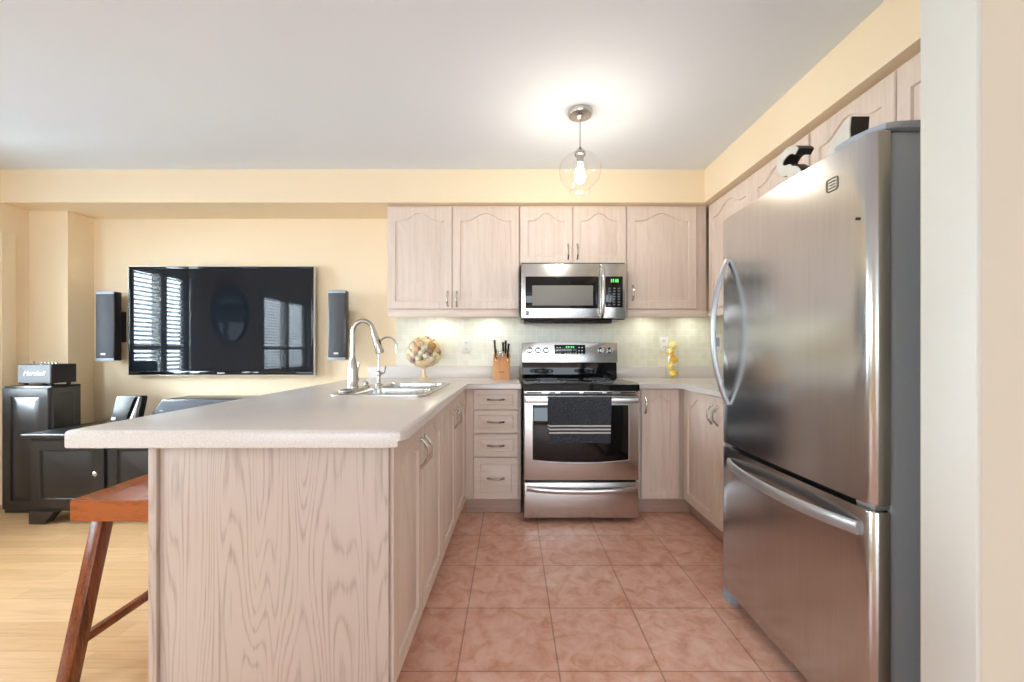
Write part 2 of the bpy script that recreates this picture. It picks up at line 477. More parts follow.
window_left(2, -0.93, 0.44, [(-0.91, -0.28), (-0.19, 0.42)])
bm = nm()
for x in (RX0, -1.95, -0.55, 0.85, RX1): bx(bm, x-0.04, x+0.04, YR-0.10, YR+0.02, RZ0, RZ1)
bx(bm, RX0-0.04, RX1+0.04, YR-0.10, YR+0.02, RZ1, RZ1+0.06); bx(bm, RX0-0.04, RX1+0.04, YR-0.10, YR+0.03, RZ0-0.06, RZ0)
win = struct('window_3', bm, M['trim'])  # made-up window frame behind the camera, around the added fill
# door casing beside the corner of the left wall
bm = nm()
bx(bm, XL, XL+0.03, 3.06, 3.15, 0, 2.02, 0.004)
struct('trim_2', bm, M['paint'])
struct('baseboard_back', bx(nm(), -3.484, -1.07, YB-0.014, YB, 0, 0.10, 0.003), M['trim'])
struct('baseboard_chase', bx(nm(), XL, -3.470, 3.246, 3.26, 0, 0.10, 0.003), M['trim'])
struct('wall_backsplash', bx(nm(), -0.96, XR, YB-0.008, YB, 1.0, 1.47), M['splash'])
struct('wall_backsplash_right', bx(nm(), XR-0.008, XR, 1.95, YB-0.008, 1.0, 1.47), M['splash_r'])
# oval mirror on the left wall
t = thing('wall_mirror', 'dark-framed oval mirror on the left wall between the two blind-covered windows', 'mirror', (XL, 1.18, 1.05))
bm = nm()
ov = [(XL+0.012, 1.18+0.31*math.cos(a), 1.62+0.35*math.sin(a)) for a in [2*PI*i/48 for i in range(48)]]
vs = [bm.verts.new(p) for p in ov]; vb = [bm.verts.new((XL+0.002, p[1], p[2])) for p in ov]
bm.faces.new(vs); bm.faces.new(vb[::-1])
for i in range(48): bm.faces.new((vs[i], vs[(i+1) % 48], vb[(i+1) % 48], vb[i]))
build('glass', bm, plain('dimmed_mirror_glass', (0.20, 0.21, 0.22, 1), 0.03, 1.0), t)  # glass colour darkened to keep the mirror's reflection dim
tb = nm(); p = [(XL+0.02, 1.18+0.34*math.cos(a), 1.62+0.38*math.sin(a)) for a in [2*PI*i/48 for i in range(49)]]
build('frame', tube(tb, p, 0.035, 8, 0.6, cap=False), M['blackpaint'], t)

# ------------------------------------------------------------------ cabinets
def face_map(facing, at):
    """(u, v, n) -> world for a front plane: u along the run, v up, n outward"""
    if facing == 'cam': return lambda u, v, n: (u, at-n, v)        # faces -Y, u = X
    if facing == 'left': return lambda u, v, n: (at-n, -u, v)      # faces -X, u = -Y
    return lambda u, v, n: (at+n, u, v)                             # faces +X, u = Y

def front(bm, mp, u0, u1, v0, v1, arch=0.0, rail=0.058, top=None, t=0.02, depth=0.010):
    """a framed front with a raised field whose top may rise in a cathedral arch"""
    top = (0.046 if arch > 0 else rail) if top is None else top
    arch = min(arch, 0.24*(u1-u0-2*rail))
    K = 20
    def outline(i):
        a, b = u0+rail+i, u1-rail-i
        base = v1-top-arch-i*0.9
        pts = [(a, v0+rail+i), (b, v0+rail+i)]
        for k in range(K+1):
            s = 1-2*k/K
            q = min(1, abs(s)/0.78)
            pts.append(((a+b)/2+s*(b-a)/2, base+arch*(0.5+0.5*math.cos(PI*q))))
        return pts
    def outer(e):
        pts = [(u0+e, v0+e), (u1-e, v0+e)]
        for k in range(K+1):
            s = 1-2*k/K
            pts.append(((u0+u1)/2+s*((u1-u0)/2-e), v1-e))
        return pts
    loops = [(outer(0), 0), (outer(0), t-0.004), (outer(0.004), t), (outline(0), t), (outline(0.004), t-depth),
             (outline(0.012), t-depth), (outline(0.034), t-0.0015)]
    rings = [[bm.verts.new(mp(u, v, n)) for u, v in L] for L, n in loops]
    m = len(rings[0])
    for a, b in zip(rings[:-1], rings[1:]):
        for i in range(m):
            bm.faces.new((a[i], a[(i+1) % m], b[(i+1) % m], b[i]))
    bm.faces.new(rings[0][::-1]); bm.faces.new(rings[-1])
    return bm

def pull(bm, mp, u, v, L, vert=True, n0=0.02):
    """bowed bar pull with flared feet"""
    pts, rad = [], []
    for k in range(17):
        s = -1+2*k/16
        out = n0+0.003+0.026*(1-abs(s)**2.6)
        d = s*L/2
        pts.append(mp(u, v+d, out) if vert else mp(u+d, v, out))
        rad.append(0.0055+0.0025*math.exp(-((abs(s)-0.55)/0.12)**2)+0.003*max(0, abs(s)-0.86)/0.14)
    tube(bm, pts, rad, 8)
    for s in (-1, 1):
        d = s*L/2
        p = mp(u, v+d*1.02, n0+0.003) if vert else mp(u+d*1.02, v, n0+0.003)
        ball(bm, p, 0.0085, seg=10, rings=6)
    return bm

def add_door(parent, facing, at, u0, u1, v0, v1, arch, hu=None, hv=None, HL=0.105, name='door', vert=True, mat='oak', **kw):
    mp = face_map(facing, at)
    d = build(name, front(nm(), mp, u0, u1, v0, v1, arch, **kw), M[mat], parent)
    if hu is not None:
        build('handle', pull(nm(), mp, hu, hv, HL, vert), M['nickel'], d)
    return d

G1 = 'upper cabinets on the back wall'
UB, UT = 1.455, 2.225                                           # door bottom and top of tall uppers
FY = 3.15                                                       # carcass face of the back uppers
# left upper
t = thing('upper_cabinet', 'pale pickled-oak two-door upper cabinet left of the microwave', 'cabinet', (-0.44, 3.30, UB))
x0, xm, x1 = -0.939, -0.447, 0.060
build('body', bx(nm(), x0, x1, FY, YB-0.008, UB-0.012, ZS-0.001, 0.001), M['oak'], t)
add_door(t, 'cam', FY, x0+0.003, xm-0.002, UB, UT, 0.058, xm-0.035, UB+0.075)
add_door(t, 'cam', FY, xm+0.002, x1-0.004, UB, UT, 0.058, xm+0.035, UB+0.075)
build('valance', bx(nm(), x0+0.008, x1-0.004, FY-0.016, FY+0.004, 1.395, UB-0.008, 0.003), M['oak_h'], t)
# over the microwave
t = thing('upper_cabinet', 'short pale oak two-door cabinet directly above the microwave', 'cabinet', (0.46, 3.30, 1.79))
x0, xm, x1 = 0.062, 0.462, 0.868
build('body', bx(nm(), x0, x1, FY, YB, 1.785, ZS-0.001, 0.001), M['oak'], t)
add_door(t, 'cam', FY, x0+0.003, xm-0.002, 1.79, UT, 0.058, xm-0.035, 1.79+0.095)
add_door(t, 'cam', FY, xm+0.002, x1-0.003, 1.79, UT, 0.058, xm+0.035, 1.79+0.095)
# right upper
t = thing('upper_cabinet', 'pale oak single-door upper cabinet between microwave and right corner', 'cabinet', (1.16, 3.30, UB))
x0, x1 = 0.870, 1.478
build('body', bx(nm(), x0, x1, FY, YB-0.008, UB-0.012, ZS-0.001, 0.001), M['oak'], t)
add_door(t, 'cam', FY, x0+0.004, 1.398, UB, UT, 0.058, x0+0.045, UB+0.12)
build('valance', bx(nm(), x0+0.004, x1, FY-0.016, FY+0.004, 1.395, UB-0.008, 0.003), M['oak_h'], t)
# right wall uppers: carcass face X
FX = 1.50
t = thing('upper_cabinet', 'pale oak upper cabinet on the right wall, beside the far edge of the fridge', 'cabinet', (1.63, 2.60, UB))
build('body', bx(nm(), FX, XR-0.008, 2.065, 3.149, UB-0.012, ZS-0.001, 0.001), M['oak'], t)
add_door(t, 'left', FX, -3.115, -2.562, UB, UT, 0.058, -2.60, UB+0.075)
add_door(t, 'left', FX, -2.558, -2.068, UB, UT, 0.058, -2.52, UB+0.075)
build('valance', bx(nm(), FX-0.016, FX+0.004, 2.068, 3.13, 1.395, UB-0.014, 0.003), M['oak_h'], t)
t = thing('upper_cabinet', 'pale oak cabinet above the fridge, tucked under the soffit', 'cabinet', (1.63, 1.58, 1.84))
build('body', bx(nm(), FX, XR, 1.00, 2.062, 1.83, ZS-0.001, 0.001), M['oak'], t)
add_door(t, 'left', FX, -2.058, -1.602, 1.84, UT, 0.058)
add_door(t, 'left', FX, -1.598, -1.08, 1.84, UT, 0.058)

# base cabinets
BT = 0.880                                                      # carcass top
t = thing('drawer_cabinet', 'narrow pale oak base cabinet with four drawers left of the stove', 'cabinet', (-0.12, 3.15, 0))
BY = 2.885
build('body', bx(nm(), -0.318, 0.064, BY, YB, 0.108, BT, 0.001), M['oak'], t)
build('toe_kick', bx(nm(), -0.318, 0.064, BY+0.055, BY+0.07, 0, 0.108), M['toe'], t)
for v0, v1 in ((0.733, 0.874), (0.569, 0.727), (0.407, 0.563), (0.116, 0.401)):
    add_door(t, 'cam', BY, -0.262, 0.046, v0, v1, 0.0, -0.108, (v0+v1)/2, 0.105, 'drawer', False, 'oak_h', rail=0.034 if v1-v0 < 0.2 else 0.045)
t = thing('base_cabinet', 'pale oak single-door base cabinet right of the stove', 'cabinet', (1.02, 3.15, 0))
build('body', bx(nm(), 0.862, 1.205, BY, YB, 0.108, BT, 0.001), M['oak'], t)
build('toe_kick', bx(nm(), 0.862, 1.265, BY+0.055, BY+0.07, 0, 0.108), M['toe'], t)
add_door(t, 'cam', BY, 0.896, 1.160, 0.116, 0.874, 0.058, 0.925, 0.765)
t = thing('base_cabinet', 'pale oak two-door base cabinet along the right wall beside the fridge', 'cabinet', (1.5, 2.40, 0))
BX = 1.207
build('body', bx(nm(), BX, XR-0.004, 1.96, BY-0.001, 0.108, BT, 0.001), M['oak'], t)
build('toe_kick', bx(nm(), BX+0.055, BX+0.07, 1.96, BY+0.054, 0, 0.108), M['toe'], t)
add_door(t, 'left', BX, -2.862, -2.425, 0.116, 0.874, 0.058, -2.455, 0.765)
add_door(t, 'left', BX, -2.421, -1.965, 0.116, 0.874, 0.058, -2.385, 0.765)

# peninsula
PX0, PX1, PY = -1.044, -0.3365, 1.225
PIV = (PX1, 2.885, 0); SKEW = -0.024                         # the run stands a touch out of square
t = thing('peninsula_cabinet', 'near pale oak two-door cabinet of the peninsula, with grained end panel', 'cabinet', PIV)
YM = 2.02                                                       # where the two peninsula cabinets meet
build('body', bx(nm(), PX0+0.02, PX1, PY+0.02, YM, 0.108, BT, 0.001), M['oak'], t)
build('toe_kick', bx(nm(), PX0+0.02, PX1-0.065, PY+0.03, YM, 0, 0.108), M['toe'], t)
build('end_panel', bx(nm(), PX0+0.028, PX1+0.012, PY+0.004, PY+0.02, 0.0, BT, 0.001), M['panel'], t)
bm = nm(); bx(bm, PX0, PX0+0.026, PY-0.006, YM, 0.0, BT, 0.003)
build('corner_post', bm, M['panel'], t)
add_door(t, 'right', PX1, PY+0.025, 1.618, 0.116, 0.874, 0.058, 1.590, 0.750)
add_door(t, 'right', PX1, 1.622, YM-0.003, 0.116, 0.874, 0.058, 1.650, 0.750)
t.rotation_euler.z = SKEW
t = thing('sink_cabinet', 'far pale oak two-door cabinet of the peninsula, under the sink', 'cabinet', PIV)
bm = nm()
bx(bm, PX0, PX1, YM, 2.044, 0.108, BT); bx(bm, PX0, PX1, 2.84, BY+0.02, 0.108, BT)
bx(bm, PX0, PX0+0.02, 2.044, 2.84, 0.0, BT); bx(bm, PX1-0.02, PX1, 2.044, 2.84, 0.108, BT); bx(bm, PX0, PX1, 2.044, 2.84, 0.108, 0.125)
build('body', bm, M['oak'], t)
build('toe_kick', bx(nm(), PX0+0.02, PX1-0.065, YM, BY+0.05, 0, 0.108), M['toe'], t)
add_door(t, 'right', PX1, YM+0.003, 2.428, 0.116, 0.874, 0.058, 2.398, 0.750)
add_door(t, 'right', PX1, 2.432, 2.83, 0.116, 0.874, 0.058, 2.462, 0.750)
build('filler', bx(nm(), PX1-0.02, PX1+0.021, 2.832, BY-0.001, 0.108, BT), M['oak'], t)
t.rotation_euler.z = SKEW

# ------------------------------------------------------------------ worktops
CT = 0.915
xy = lambda p, q, a: (p, q, a)
t = thing('worktop', 'large pale speckled laminate worktop of the peninsula and the counter left of the stove', 'worktop', (-0.8, 2.2, BT))
CX0, CX1, CY0, CYB = -1.285, -0.308, 1.193, 2.838
pts = [(CX0, CY0), (CX1-0.05, CY0), (CX1-0.015, CY0+0.012), (CX1, CY0+0.045), (CX1, CYB), (0.066, CYB), (0.066, YB-0.001), (CX0, YB-0.001)]
top = build('top', prism(nm(), pts, BT+0.001, CT, xy, 0.012, 3, end_only=True), M['counter'], t)
lip = [(CX0, CY0), (CX1-0.05, CY0), (CX1-0.022, CY0+0.009), (CX1-0.04, CY0+0.020), (CX0, CY0+0.020)]
build('edge_lip', prism(nm(), lip, BT+0.001, 0.861, xy, 0.006, 3, end_only=True), M['counter'], t)
SX0, SX1, SY0, SY1 = -0.905, -0.415, 2.03, 2.85
cut(top, bx(nm(), SX0+0.03, SX1-0.03, SY0+0.03, SY1-0.03, 0.8, 1.0))
bm = nm(); bx(bm, -1.19, 0.066, YB-0.028, YB-0.0085, CT-0.002, 1.012, 0.004)
build('upstand', bm, M['counter'], t)
t = thing('worktop', 'pale speckled laminate corner worktop between the stove and the fridge', 'worktop', (1.4, 2.9, BT))
pts = [(0.856, CYB), (1.160, CYB), (1.160, 1.955), (XR-0.001, 1.955), (XR-0.001, YB-0.001), (0.856, YB-0.001)]
build('top', prism(nm(), pts, BT+0.001, CT, xy, 0.012, 3), M['counter'], t)
bm = nm(); bx(bm, 0.856, XR-0.0085, YB-0.028, YB-0.0085, CT-0.002, 1.012, 0.004); bx(bm, XR-0.028, XR-0.0085, 1.955, YB-0.03, CT-0.002, 1.012, 0.004)
build('upstand', bm, M['counter'], t)

# ------------------------------------------------------------------ sink and faucets
t = thing('kitchen_sink', 'stainless steel double-bowl sink set into the peninsula worktop', 'sink', (-0.66, 2.44, CT))
def rrect(x0, x1, y0, y1, r, k=5):
    p = []
    for cx, cy, a0 in ((x1-r, y1-r, 0), (x0+r, y1-r, PI/2), (x0+r, y0+r, PI), (x1-r, y0+r, 1.5*PI)):
        for i in range(k+1):
            a = a0+PI/2*i/k; p.append((cx+r*math.cos(a), cy+r*math.sin(a)))
    return p
rim = build('rim', prism(nm(), rrect(SX0, SX1, SY0, SY1, 0.05), CT+0.0005, CT+0.009, xy, 0.004, 2), M['sink'], t)
bowls = [(-0.80, -0.45, 2.065, 2.425), (-0.80, -0.45, 2.455, 2.815)]
for b in bowls: cut(rim, prism(nm(), rrect(*b, 0.06), 0.8, 1.0, xy))
for b in bowls:
    bm = nm()
    L = [(rrect(*b, 0.06), CT+0.010), (rrect(b[0]+0.006, b[1]-0.006, b[2]+0.006, b[3]-0.006, 0.06), CT+0.004),
         (rrect(b[0]+0.014, b[1]-0.014, b[2]+0.014, b[3]-0.014, 0.06), 0.76), (rrect(b[0]+0.05, b[1]-0.05, b[2]+0.05, b[3]-0.05, 0.05), 0.735)]
    rings = [[bm.verts.new((p, q, z)) for p, q in P] for P, z in L]
    n = len(rings[0])
    for a, c in zip(rings[:-1], rings[1:]):
        for i in range(n): bm.faces.new((a[i], a[(i+1) % n], c[(i+1) % n], c[i]))
    bm.faces.new(rings[-1])
    bo = build('bowl', bm, M['sink'], t)
    cx, cy = (b[0]+b[1])/2, (b[2]+b[3])/2
    build('drain', lathe(nm(), [(0.042, 0.7355), (0.042, 0.739), (0.03, 0.739), (0.026, 0.737), (0, 0.737)], (cx, cy, 0)), M['chrome'], bo)

ZR = CT+0.0095
t = thing('kitchen_faucet', 'tall brushed nickel gooseneck faucet with pull-down spray head at the sink', 'faucet', (-0.868, 2.27, ZR))
fx, fy = -0.868, 2.27
build('deck_plate', prism(nm(), rrect(fx-0.03, fx+0.03, fy-0.14, fy+0.14, 0.028), ZR, ZR+0.012, xy, 0.005, 2), M['nickel'], t)
build('body', lathe(nm(), [(0.030, ZR+0.012), (0.031, ZR+0.022), (0.027, ZR+0.03), (0.028, ZR+0.08), (0.027, ZR+0.115), (0.021, ZR+0.15), (0.0155, ZR+0.172), (0.0145, ZR+0.18)], (fx, fy, 0)), M['nickel'], t)
pts = [(fx, fy, ZR+0.175), (fx, fy, ZR+0.25)]
R = 0.056
for k in range(0, 14):
    a = PI-(PI*0.93)*k/13
    pts.append((fx+R+R*math.cos(a), fy, ZR+0.318+R*1.12*math.sin(a)))
sp = build('spout', tube(nm(), pts, 0.0125, 14), M['nickel'], t)
e = Vector(pts[-1]); d = (Vector(pts[-1])-Vector(pts[-2])).normalized()
bm = nm(); tube(bm, [e, e+d*0.035, e+d*0.07, e+d*0.125, e+d*0.136], [0.014, 0.0165, 0.018, 0.023, 0.021], 16)
hd = build('spray_head', bm, M['nickel'], t)
bm = nm(); q = e+d*0.055+Vector((0.0165, -0.004, 0)); tube(bm, [q, q+d*0.03], 0.006, 8)
build('spray_button', bm, M['blackplastic'], hd)
bm = nm()
lathe(bm, [(0.0, 0.024), (0.014, 0.024), (0.016, 0.042), (0.012, 0.052), (0, 0.055)], (fx+0.004, fy, ZR+0.06), 14, 'Y')
tube(bm, [(fx+0.004, fy+0.046, ZR+0.064), (fx+0.006, fy+0.052, ZR+0.10), (fx+0.012, fy+0.058, ZR+0.15)], [0.007, 0.006, 0.0085], 10)
build('lever', bm, M['nickel'], t)
t = thing('filter_faucet', 'small slim brushed nickel water filter faucet behind the tall faucet', 'faucet', (-0.835, 2.62, ZR))
fx, fy = -0.838, 2.62
build('base', lathe(nm(), [(0.026, ZR), (0.026, ZR+0.006), (0.012, ZR+0.012), (0.011, ZR+0.055), (0.016, ZR+0.062), (0.016, ZR+0.08), (0.008, ZR+0.09)], (fx, fy, 0), 16), M['nickel'], t)
pts = [(fx, fy, ZR+0.085), (fx, fy, ZR+0.20)]
R = 0.056
for k in range(13):
    a = PI-PI*1.02*k/12
    pts.append((fx+R+R*math.cos(a), fy, ZR+0.245+R*math.sin(a)))
pts.append((pts[-1][0]-0.001, fy, pts[-1][2]-0.035))
build('spout', tube(nm(), pts, 0.0055, 10), M['nickel'], t)
build('lever', tube(nm(), [(fx+0.012, fy, ZR+0.071), (fx+0.035, fy, ZR+0.078), (fx+0.042, fy, ZR+0.12)], [0.006, 0.005, 0.006], 8), M['nickel'], t)
t = thing('soap_stopper', 'low round nickel cap on the sink deck between the two faucets', 'cap', (-0.868, 2.46, ZR))
build('cap', lathe(nm(), [(0.022, ZR), (0.022, ZR+0.008), (0.014, ZR+0.012), (0.014, ZR+0.03), (0.009, ZR+0.036), (0, ZR+0.037)], (-0.868, 2.475, 0), 16), M['nickel'], t)

# ------------------------------------------------------------------ stove
t = thing('stove', 'freestanding stainless steel electric range with black cooktop, towel on its door', 'stove', (0.46, 3.0, 0))
sx0, sx1, SF = 0.082, 0.840, 2.738
build('body', bx(nm(), sx0+0.004, sx1-0.004, SF+0.045, 3.44, 0.03, 0.878, 0.003), M['blackenamel'], t)
bm = nm()
prism(bm, [(2.715, 0.884), (2.722, 0.876), (2.76, 0.876), (3.40, 0.895), (3.40, 0.925), (2.745, 0.925), (2.722, 0.918)], sx0, sx1, lambda p, q, a: (a, p, q), 0.003)
ct = build('cooktop', bm, M['blackglass'], t)
for bx_, by_, br_ in ((0.27, 2.90, 0.105), (0.65, 2.90, 0.085), (0.27, 3.16, 0.08), (0.65, 3.16, 0.10)):
    bm = nm()
    for rr in (br_, br_*0.62):
        lathe(bm, [(rr-0.004, 0.9252), (rr-0.004, 0.9258), (rr, 0.9258), (rr, 0.9252)], (bx_, by_, 0), 32, cap=False)
    build('burner', bm, M['greypaint'], ct)
# rear riser and backguard
bm = nm()
prism(bm, [(3.29, 0.925), (3.31, 0.95), (3.305, 1.045), (3.43, 1.045), (3.43, 0.90), (3.29, 0.90)], sx0+0.002, sx1-0.002, lambda p, q, a: (a, p, q), 0.003)
build('riser', bm, M['blackglass'], t)
bm = nm()
xs = [sx0+0.002+(sx1-sx0-0.004)*k/12 for k in range(13)]
prof = [(x, 1.200+0.010*(1-((x-0.461)/0.379)**2)) for x in xs]
pts = [(sx0+0.002, 1.046), (sx1-0.002, 1.046)]+prof[::-1]
prism(bm, pts, 0, 1, lambda p, q, a: (p, (3.272+0.12*(q-1.046)) if a == 0 else 3.43, q), 0.004)
bg = build('backguard', bm, M['steel'], t)
yb = lambda z: 3.272+0.12*(z-1.046)
build('display', bx(nm(), 0.340, 0.584, yb(1.145)-0.004, yb(1.145)+0.006, 1.104, 1.186, 0.004), M['blackglass'], bg)
bm = nm(); k = 0
for x in (0.436, 0.452, 0.474, 0.490):
    bx(bm, x-0.0055, x+0.0055, yb(1.16)-0.0078, yb(1.16)-0.0062, 1.160, 1.176)
bx(bm, 0.4615, 0.4645, yb(1.16)-0.0078, yb(1.16)-0.0062, 1.165, 1.168); bx(bm, 0.4615, 0.4645, yb(1.16)-0.0078, yb(1.16)-0.0062, 1.170, 1.173)
build('clock_digits', bm, M['green'], bg)
for x in (0.362, 0.384, 0.534, 0.558):
    for z in (1.118, 1.14, 1.164): build('key', bx(nm(), x-0.006, x+0.006, yb(1.15)-0.0068, yb(1.15)-0.004, z-0.004, z+0.004, 0.001), M['silver'], bg)
for x in (0.425, 0.446, 0.467, 0.488, 0.509): build('key', bx(nm(), x-0.006, x+0.006, yb(1.13)-0.0058, yb(1.13)-0.003, 1.114, 1.122, 0.001), M['silver'], bg)
for x in (0.143, 0.209, 0.272, 0.708, 0.780):
    bm = nm(); y = yb(1.145)
    lathe(bm, [(0.024, 0.0), (0.024, -0.006), (0.019, -0.010), (0.0165, -0.028), (0.014, -0.031), (0, -0.031)], (x, y, 1.142), 20, 'Y')
    kn = build('knob', bm, M['steel'], t)
    bm = nm(); bx(bm, x-0.003, x+0.003, y-0.036, y-0.029, 1.126, 1.158, 0.001)
    build('pointer', bm, M['blackplastic'], kn)
bm = nm(); bmesh.ops.create_cone(bm, segments=4, radius1=0.007, radius2=0.007, depth=0.003, cap_ends=True, matrix=Matrix.Translation((0.461, yb(1.075)-0.001, 1.075)) @ Matrix.Rotation(PI/2, 4, 'X'))
build('logo_badge', bm, M['blackplastic'], bg)
# vent strip, oven door, drawer
bm = nm(); bx(bm, sx0, sx1, SF+0.006, SF+0.05, 0.850, 0.876, 0.002)
vs = build('vent_strip', bm, M['steel'], t)
for a, b in ((0.10, 0.20), (0.25, 0.29), (0.32, 0.45), (0.475, 0.60), (0.63, 0.665), (0.72, 0.82)): build('vent_slot', bx(nm(), a, b, SF+0.0045, SF+0.01, 0.858, 0.867, 0.001), M['darkgap'], vs)
def bowed_rect(x0, x1, z0, z1, sag, r=0.012, k=12):
    p = [(x0+(x1-x0)*i/k, z0+sag*(abs(2*i/k-1)**2)) for i in range(k+1)]
    return p+[(x1, z1), (x0, z1)]
bm = nm(); bx(bm, sx0, sx1, SF, SF+0.042, 0.285, 0.846, 0.006, 3)
od = build('oven_door', bm, M['steel'], t)
yxz = lambda p, q, a: (p, a, q)
build('window', prism(nm(), bowed_rect(0.140, 0.772, 0.404, 0.782, 0.018), SF-0.003, SF+0.004, yxz, 0.002), M['blackglass'], od)
bm = nm(); prism(bm, bowed_rect(0.136, 0.776, 0.398, 0.788, 0.019), SF-0.0015, SF+0.004, yxz, 0.001)
build('window_trim', bm, M['silver'], od)
bm = nm()
prism(bm, [(sx0+0.012, SF-0.040), (sx1-0.012, SF-0.040), (sx1-0.006, SF-0.034), (sx1-0.006, SF-0.028), (sx0+0.006, SF-0.028), (sx0+0.006, SF-0.034)], 0.800, 0.834, lambda p, q, a: (p, q, a), 0.003)
bx(bm, sx0+0.015, sx0+0.055, SF-0.030, SF+0.002, 0.805, 0.829, 0.003); bx(bm, sx1-0.055, sx1-0.015, SF-0.030, SF+0.002, 0.805, 0.829, 0.003)
build('handle', bm, M['steel'], od)
bm = nm(); bx(bm, sx0, sx1, SF, SF+0.05, 0.035, 0.272, 0.008, 3)
dr = build('drawer', bm, M['steel'], t)
bm = nm()
pl = [(sx0+0.02+(sx1-sx0-0.04)*k/16) for k in range(17)]
tube(bm, [(x, SF-0.006-0.030*(1-((x-0.461)/0.36)**4)*1.0, 0.232-0.012*(1-((x-0.461)/0.36)**2)) for x in pl], [0.017]*17, 12, 0.45)
build('handle', bm, M['steel'], dr)
for x in (0.12, 0.80):
    for y in (2.85, 3.38): build('levelling_foot', lathe(nm(), [(0.018, 0.0), (0.018, 0.012), (0.01, 0.016), (0.01, 0.04)], (x, y, 0), 12), M['blackplastic'], t)

# dish towel over the oven handle
zt, zb = 0.842, 0.545
t0 = (0.44, SF-0.05, zb)
bm = nm()
NX = 26
hz = 0.838
prof = []
for k in range(15): prof.append((SF-0.0475, zb+(hz-0.01-zb)*k/14))
prof += [(SF-0.046, hz+0.001), (SF-0.040, hz+0.004), (SF-0.030, hz+0.004), (SF-0.023, hz+0.001)]
for k in range(12): prof.append((SF-0.020, hz-0.008-(0.20)*k/11))
rows = []
for j, (y, z) in enumerate(prof):
    row = []
    for i in range(NX+1):
        s = i/NX
        x = 0.236+(0.650-0.236)*s
        drop = max(0, (hz-z)/(hz-zb)); frontside = j < 15
        wv = 0.005*math.sin(s*7.0+0.6)+0.003*math.sin(s*15+1.2)
        yy = y-(abs(wv)+0.006*drop)*drop if frontside else y
        xx = x+(0.443-x)*0.05*drop*(1 if frontside else 0)
        zz = z+(0.006*math.sin(s*3.2)-0.004)*drop if frontside else z
        row.append(bm.verts.new((xx, yy, zz)))
    rows.append(row)
for a, b in zip(rows[:-1], rows[1:]):
    for i in range(NX): bm.faces.new((a[i], a[i+1], b[i+1], b[i]))
bmesh.ops.recalc_face_normals(bm, faces=bm.faces)
bmesh.ops.solidify(bm, geom=bm.faces[:], thickness=0.004)
tw = build('dish_towel', bm, M['towel'], None, 60, t0)
tag(tw, 'charcoal grey dish towel with three white stripes hanging over the oven door handle', 'towel')

# ------------------------------------------------------------------ microwave
MY = 2.998
t = thing('microwave', 'stainless steel over-the-range microwave with a black window above the stove', 'microwave', (0.45, 3.2, 1.36))
mx0, mx1, mz0, mz1 = 0.070, 0.830, 1.372, 1.770
build('body', bx(nm(), mx0+0.003, mx1-0.003, MY+0.03, 3.44, mz0-0.006, mz1+0.012, 0.002), M['blackenamel'], t)
build('underside_grille', prism(nm(), [(MY+0.02, mz0-0.006), (MY+0.015, mz0-0.024), (MY+0.04, mz0-0.034), (3.35, mz0-0.020), (3.35, mz0-0.006)], mx0+0.02, mx1-0.10, lambda p, q, a: (a, p, q), 0.003), M['blackenamel'], t)
xs1 = 0.640
md = build('door', bx(nm(), mx0, xs1, MY, MY+0.03, mz0, mz1, 0.006, 3), M['steel'], t)
X = lambda px: wx(px, MY); Z = lambda py: wz(py, MY)
w0 = build('window', bx(nm(), X(525.5), X(598.5), MY-0.003, MY+0.002, Z(308.5), Z(276.5), 0.004), M['blackglass'], md)
build('mesh_screen', bx(nm(), X(532.2), X(593), MY-0.0045, MY-0.002, Z(305.5), Z(285.5), 0.003), plain('grey_mesh_screen', rgb(128, 126, 120), 0.5, 0.0, var=0.15, sc=700), md)
bm = nm(); xh = X(602.0)
tube(bm, [(xh, MY-0.002, Z(267)), (xh, MY-0.03, Z(271)), (xh, MY-0.045, Z(281)), (xh, MY-0.05, Z(292)), (xh, MY-0.045, Z(304)), (xh, MY-0.03, Z(313)), (xh, MY-0.002, Z(317))], [0.014, 0.017, 0.018, 0.018, 0.018, 0.017, 0.014], 14, 0.8)
build('handle', bm, M['steel'], md)
bm = nm(); bx(bm, X(525.5), X(528.8), MY-0.0025, MY+0.001, Z(315), Z(311), 0.001)
lg = build('logo_badge', bm, M['blackplastic'], t)
build('logo_letter', text_bm('K', 0.024, 0.001, lambda x, y, z: (X(527.1)+x, MY-0.003-z, Z(313)+y)), M['silver'], lg)
cp = build('control_panel', bx(nm(), xs1+0.001, mx1, MY, MY+0.03, mz0, mz1, 0.006, 3), M['steel'], t)
ck = build('keypad_glass', bx(nm(), X(605.5), X(622.8), MY-0.003, MY+0.002, Z(307.5), Z(276.5), 0.003), M['blackglass'], t)
KEY = plain('dim_key_print', rgb(92, 98, 104), 0.4)
for i in range(3):
    for j in range(7):
        bm = nm(); cx, cz = X(609.3+i*4.8), Z(288.5+j*2.7); bx(bm, cx-0.009, cx+0.009, MY-0.0042, MY-0.002, cz-0.0055, cz+0.0055, 0.001)
        build('key', bm, KEY, ck)
bm = nm()
for dx in (-0.020, -0.006, 0.012, 0.026): bx(bm, X(614.2)+dx-0.004, X(614.2)+dx+0.004, MY-0.0038, MY-0.002, Z(282.5), Z(279))
build('clock_digits', bm, M['green'], ck)

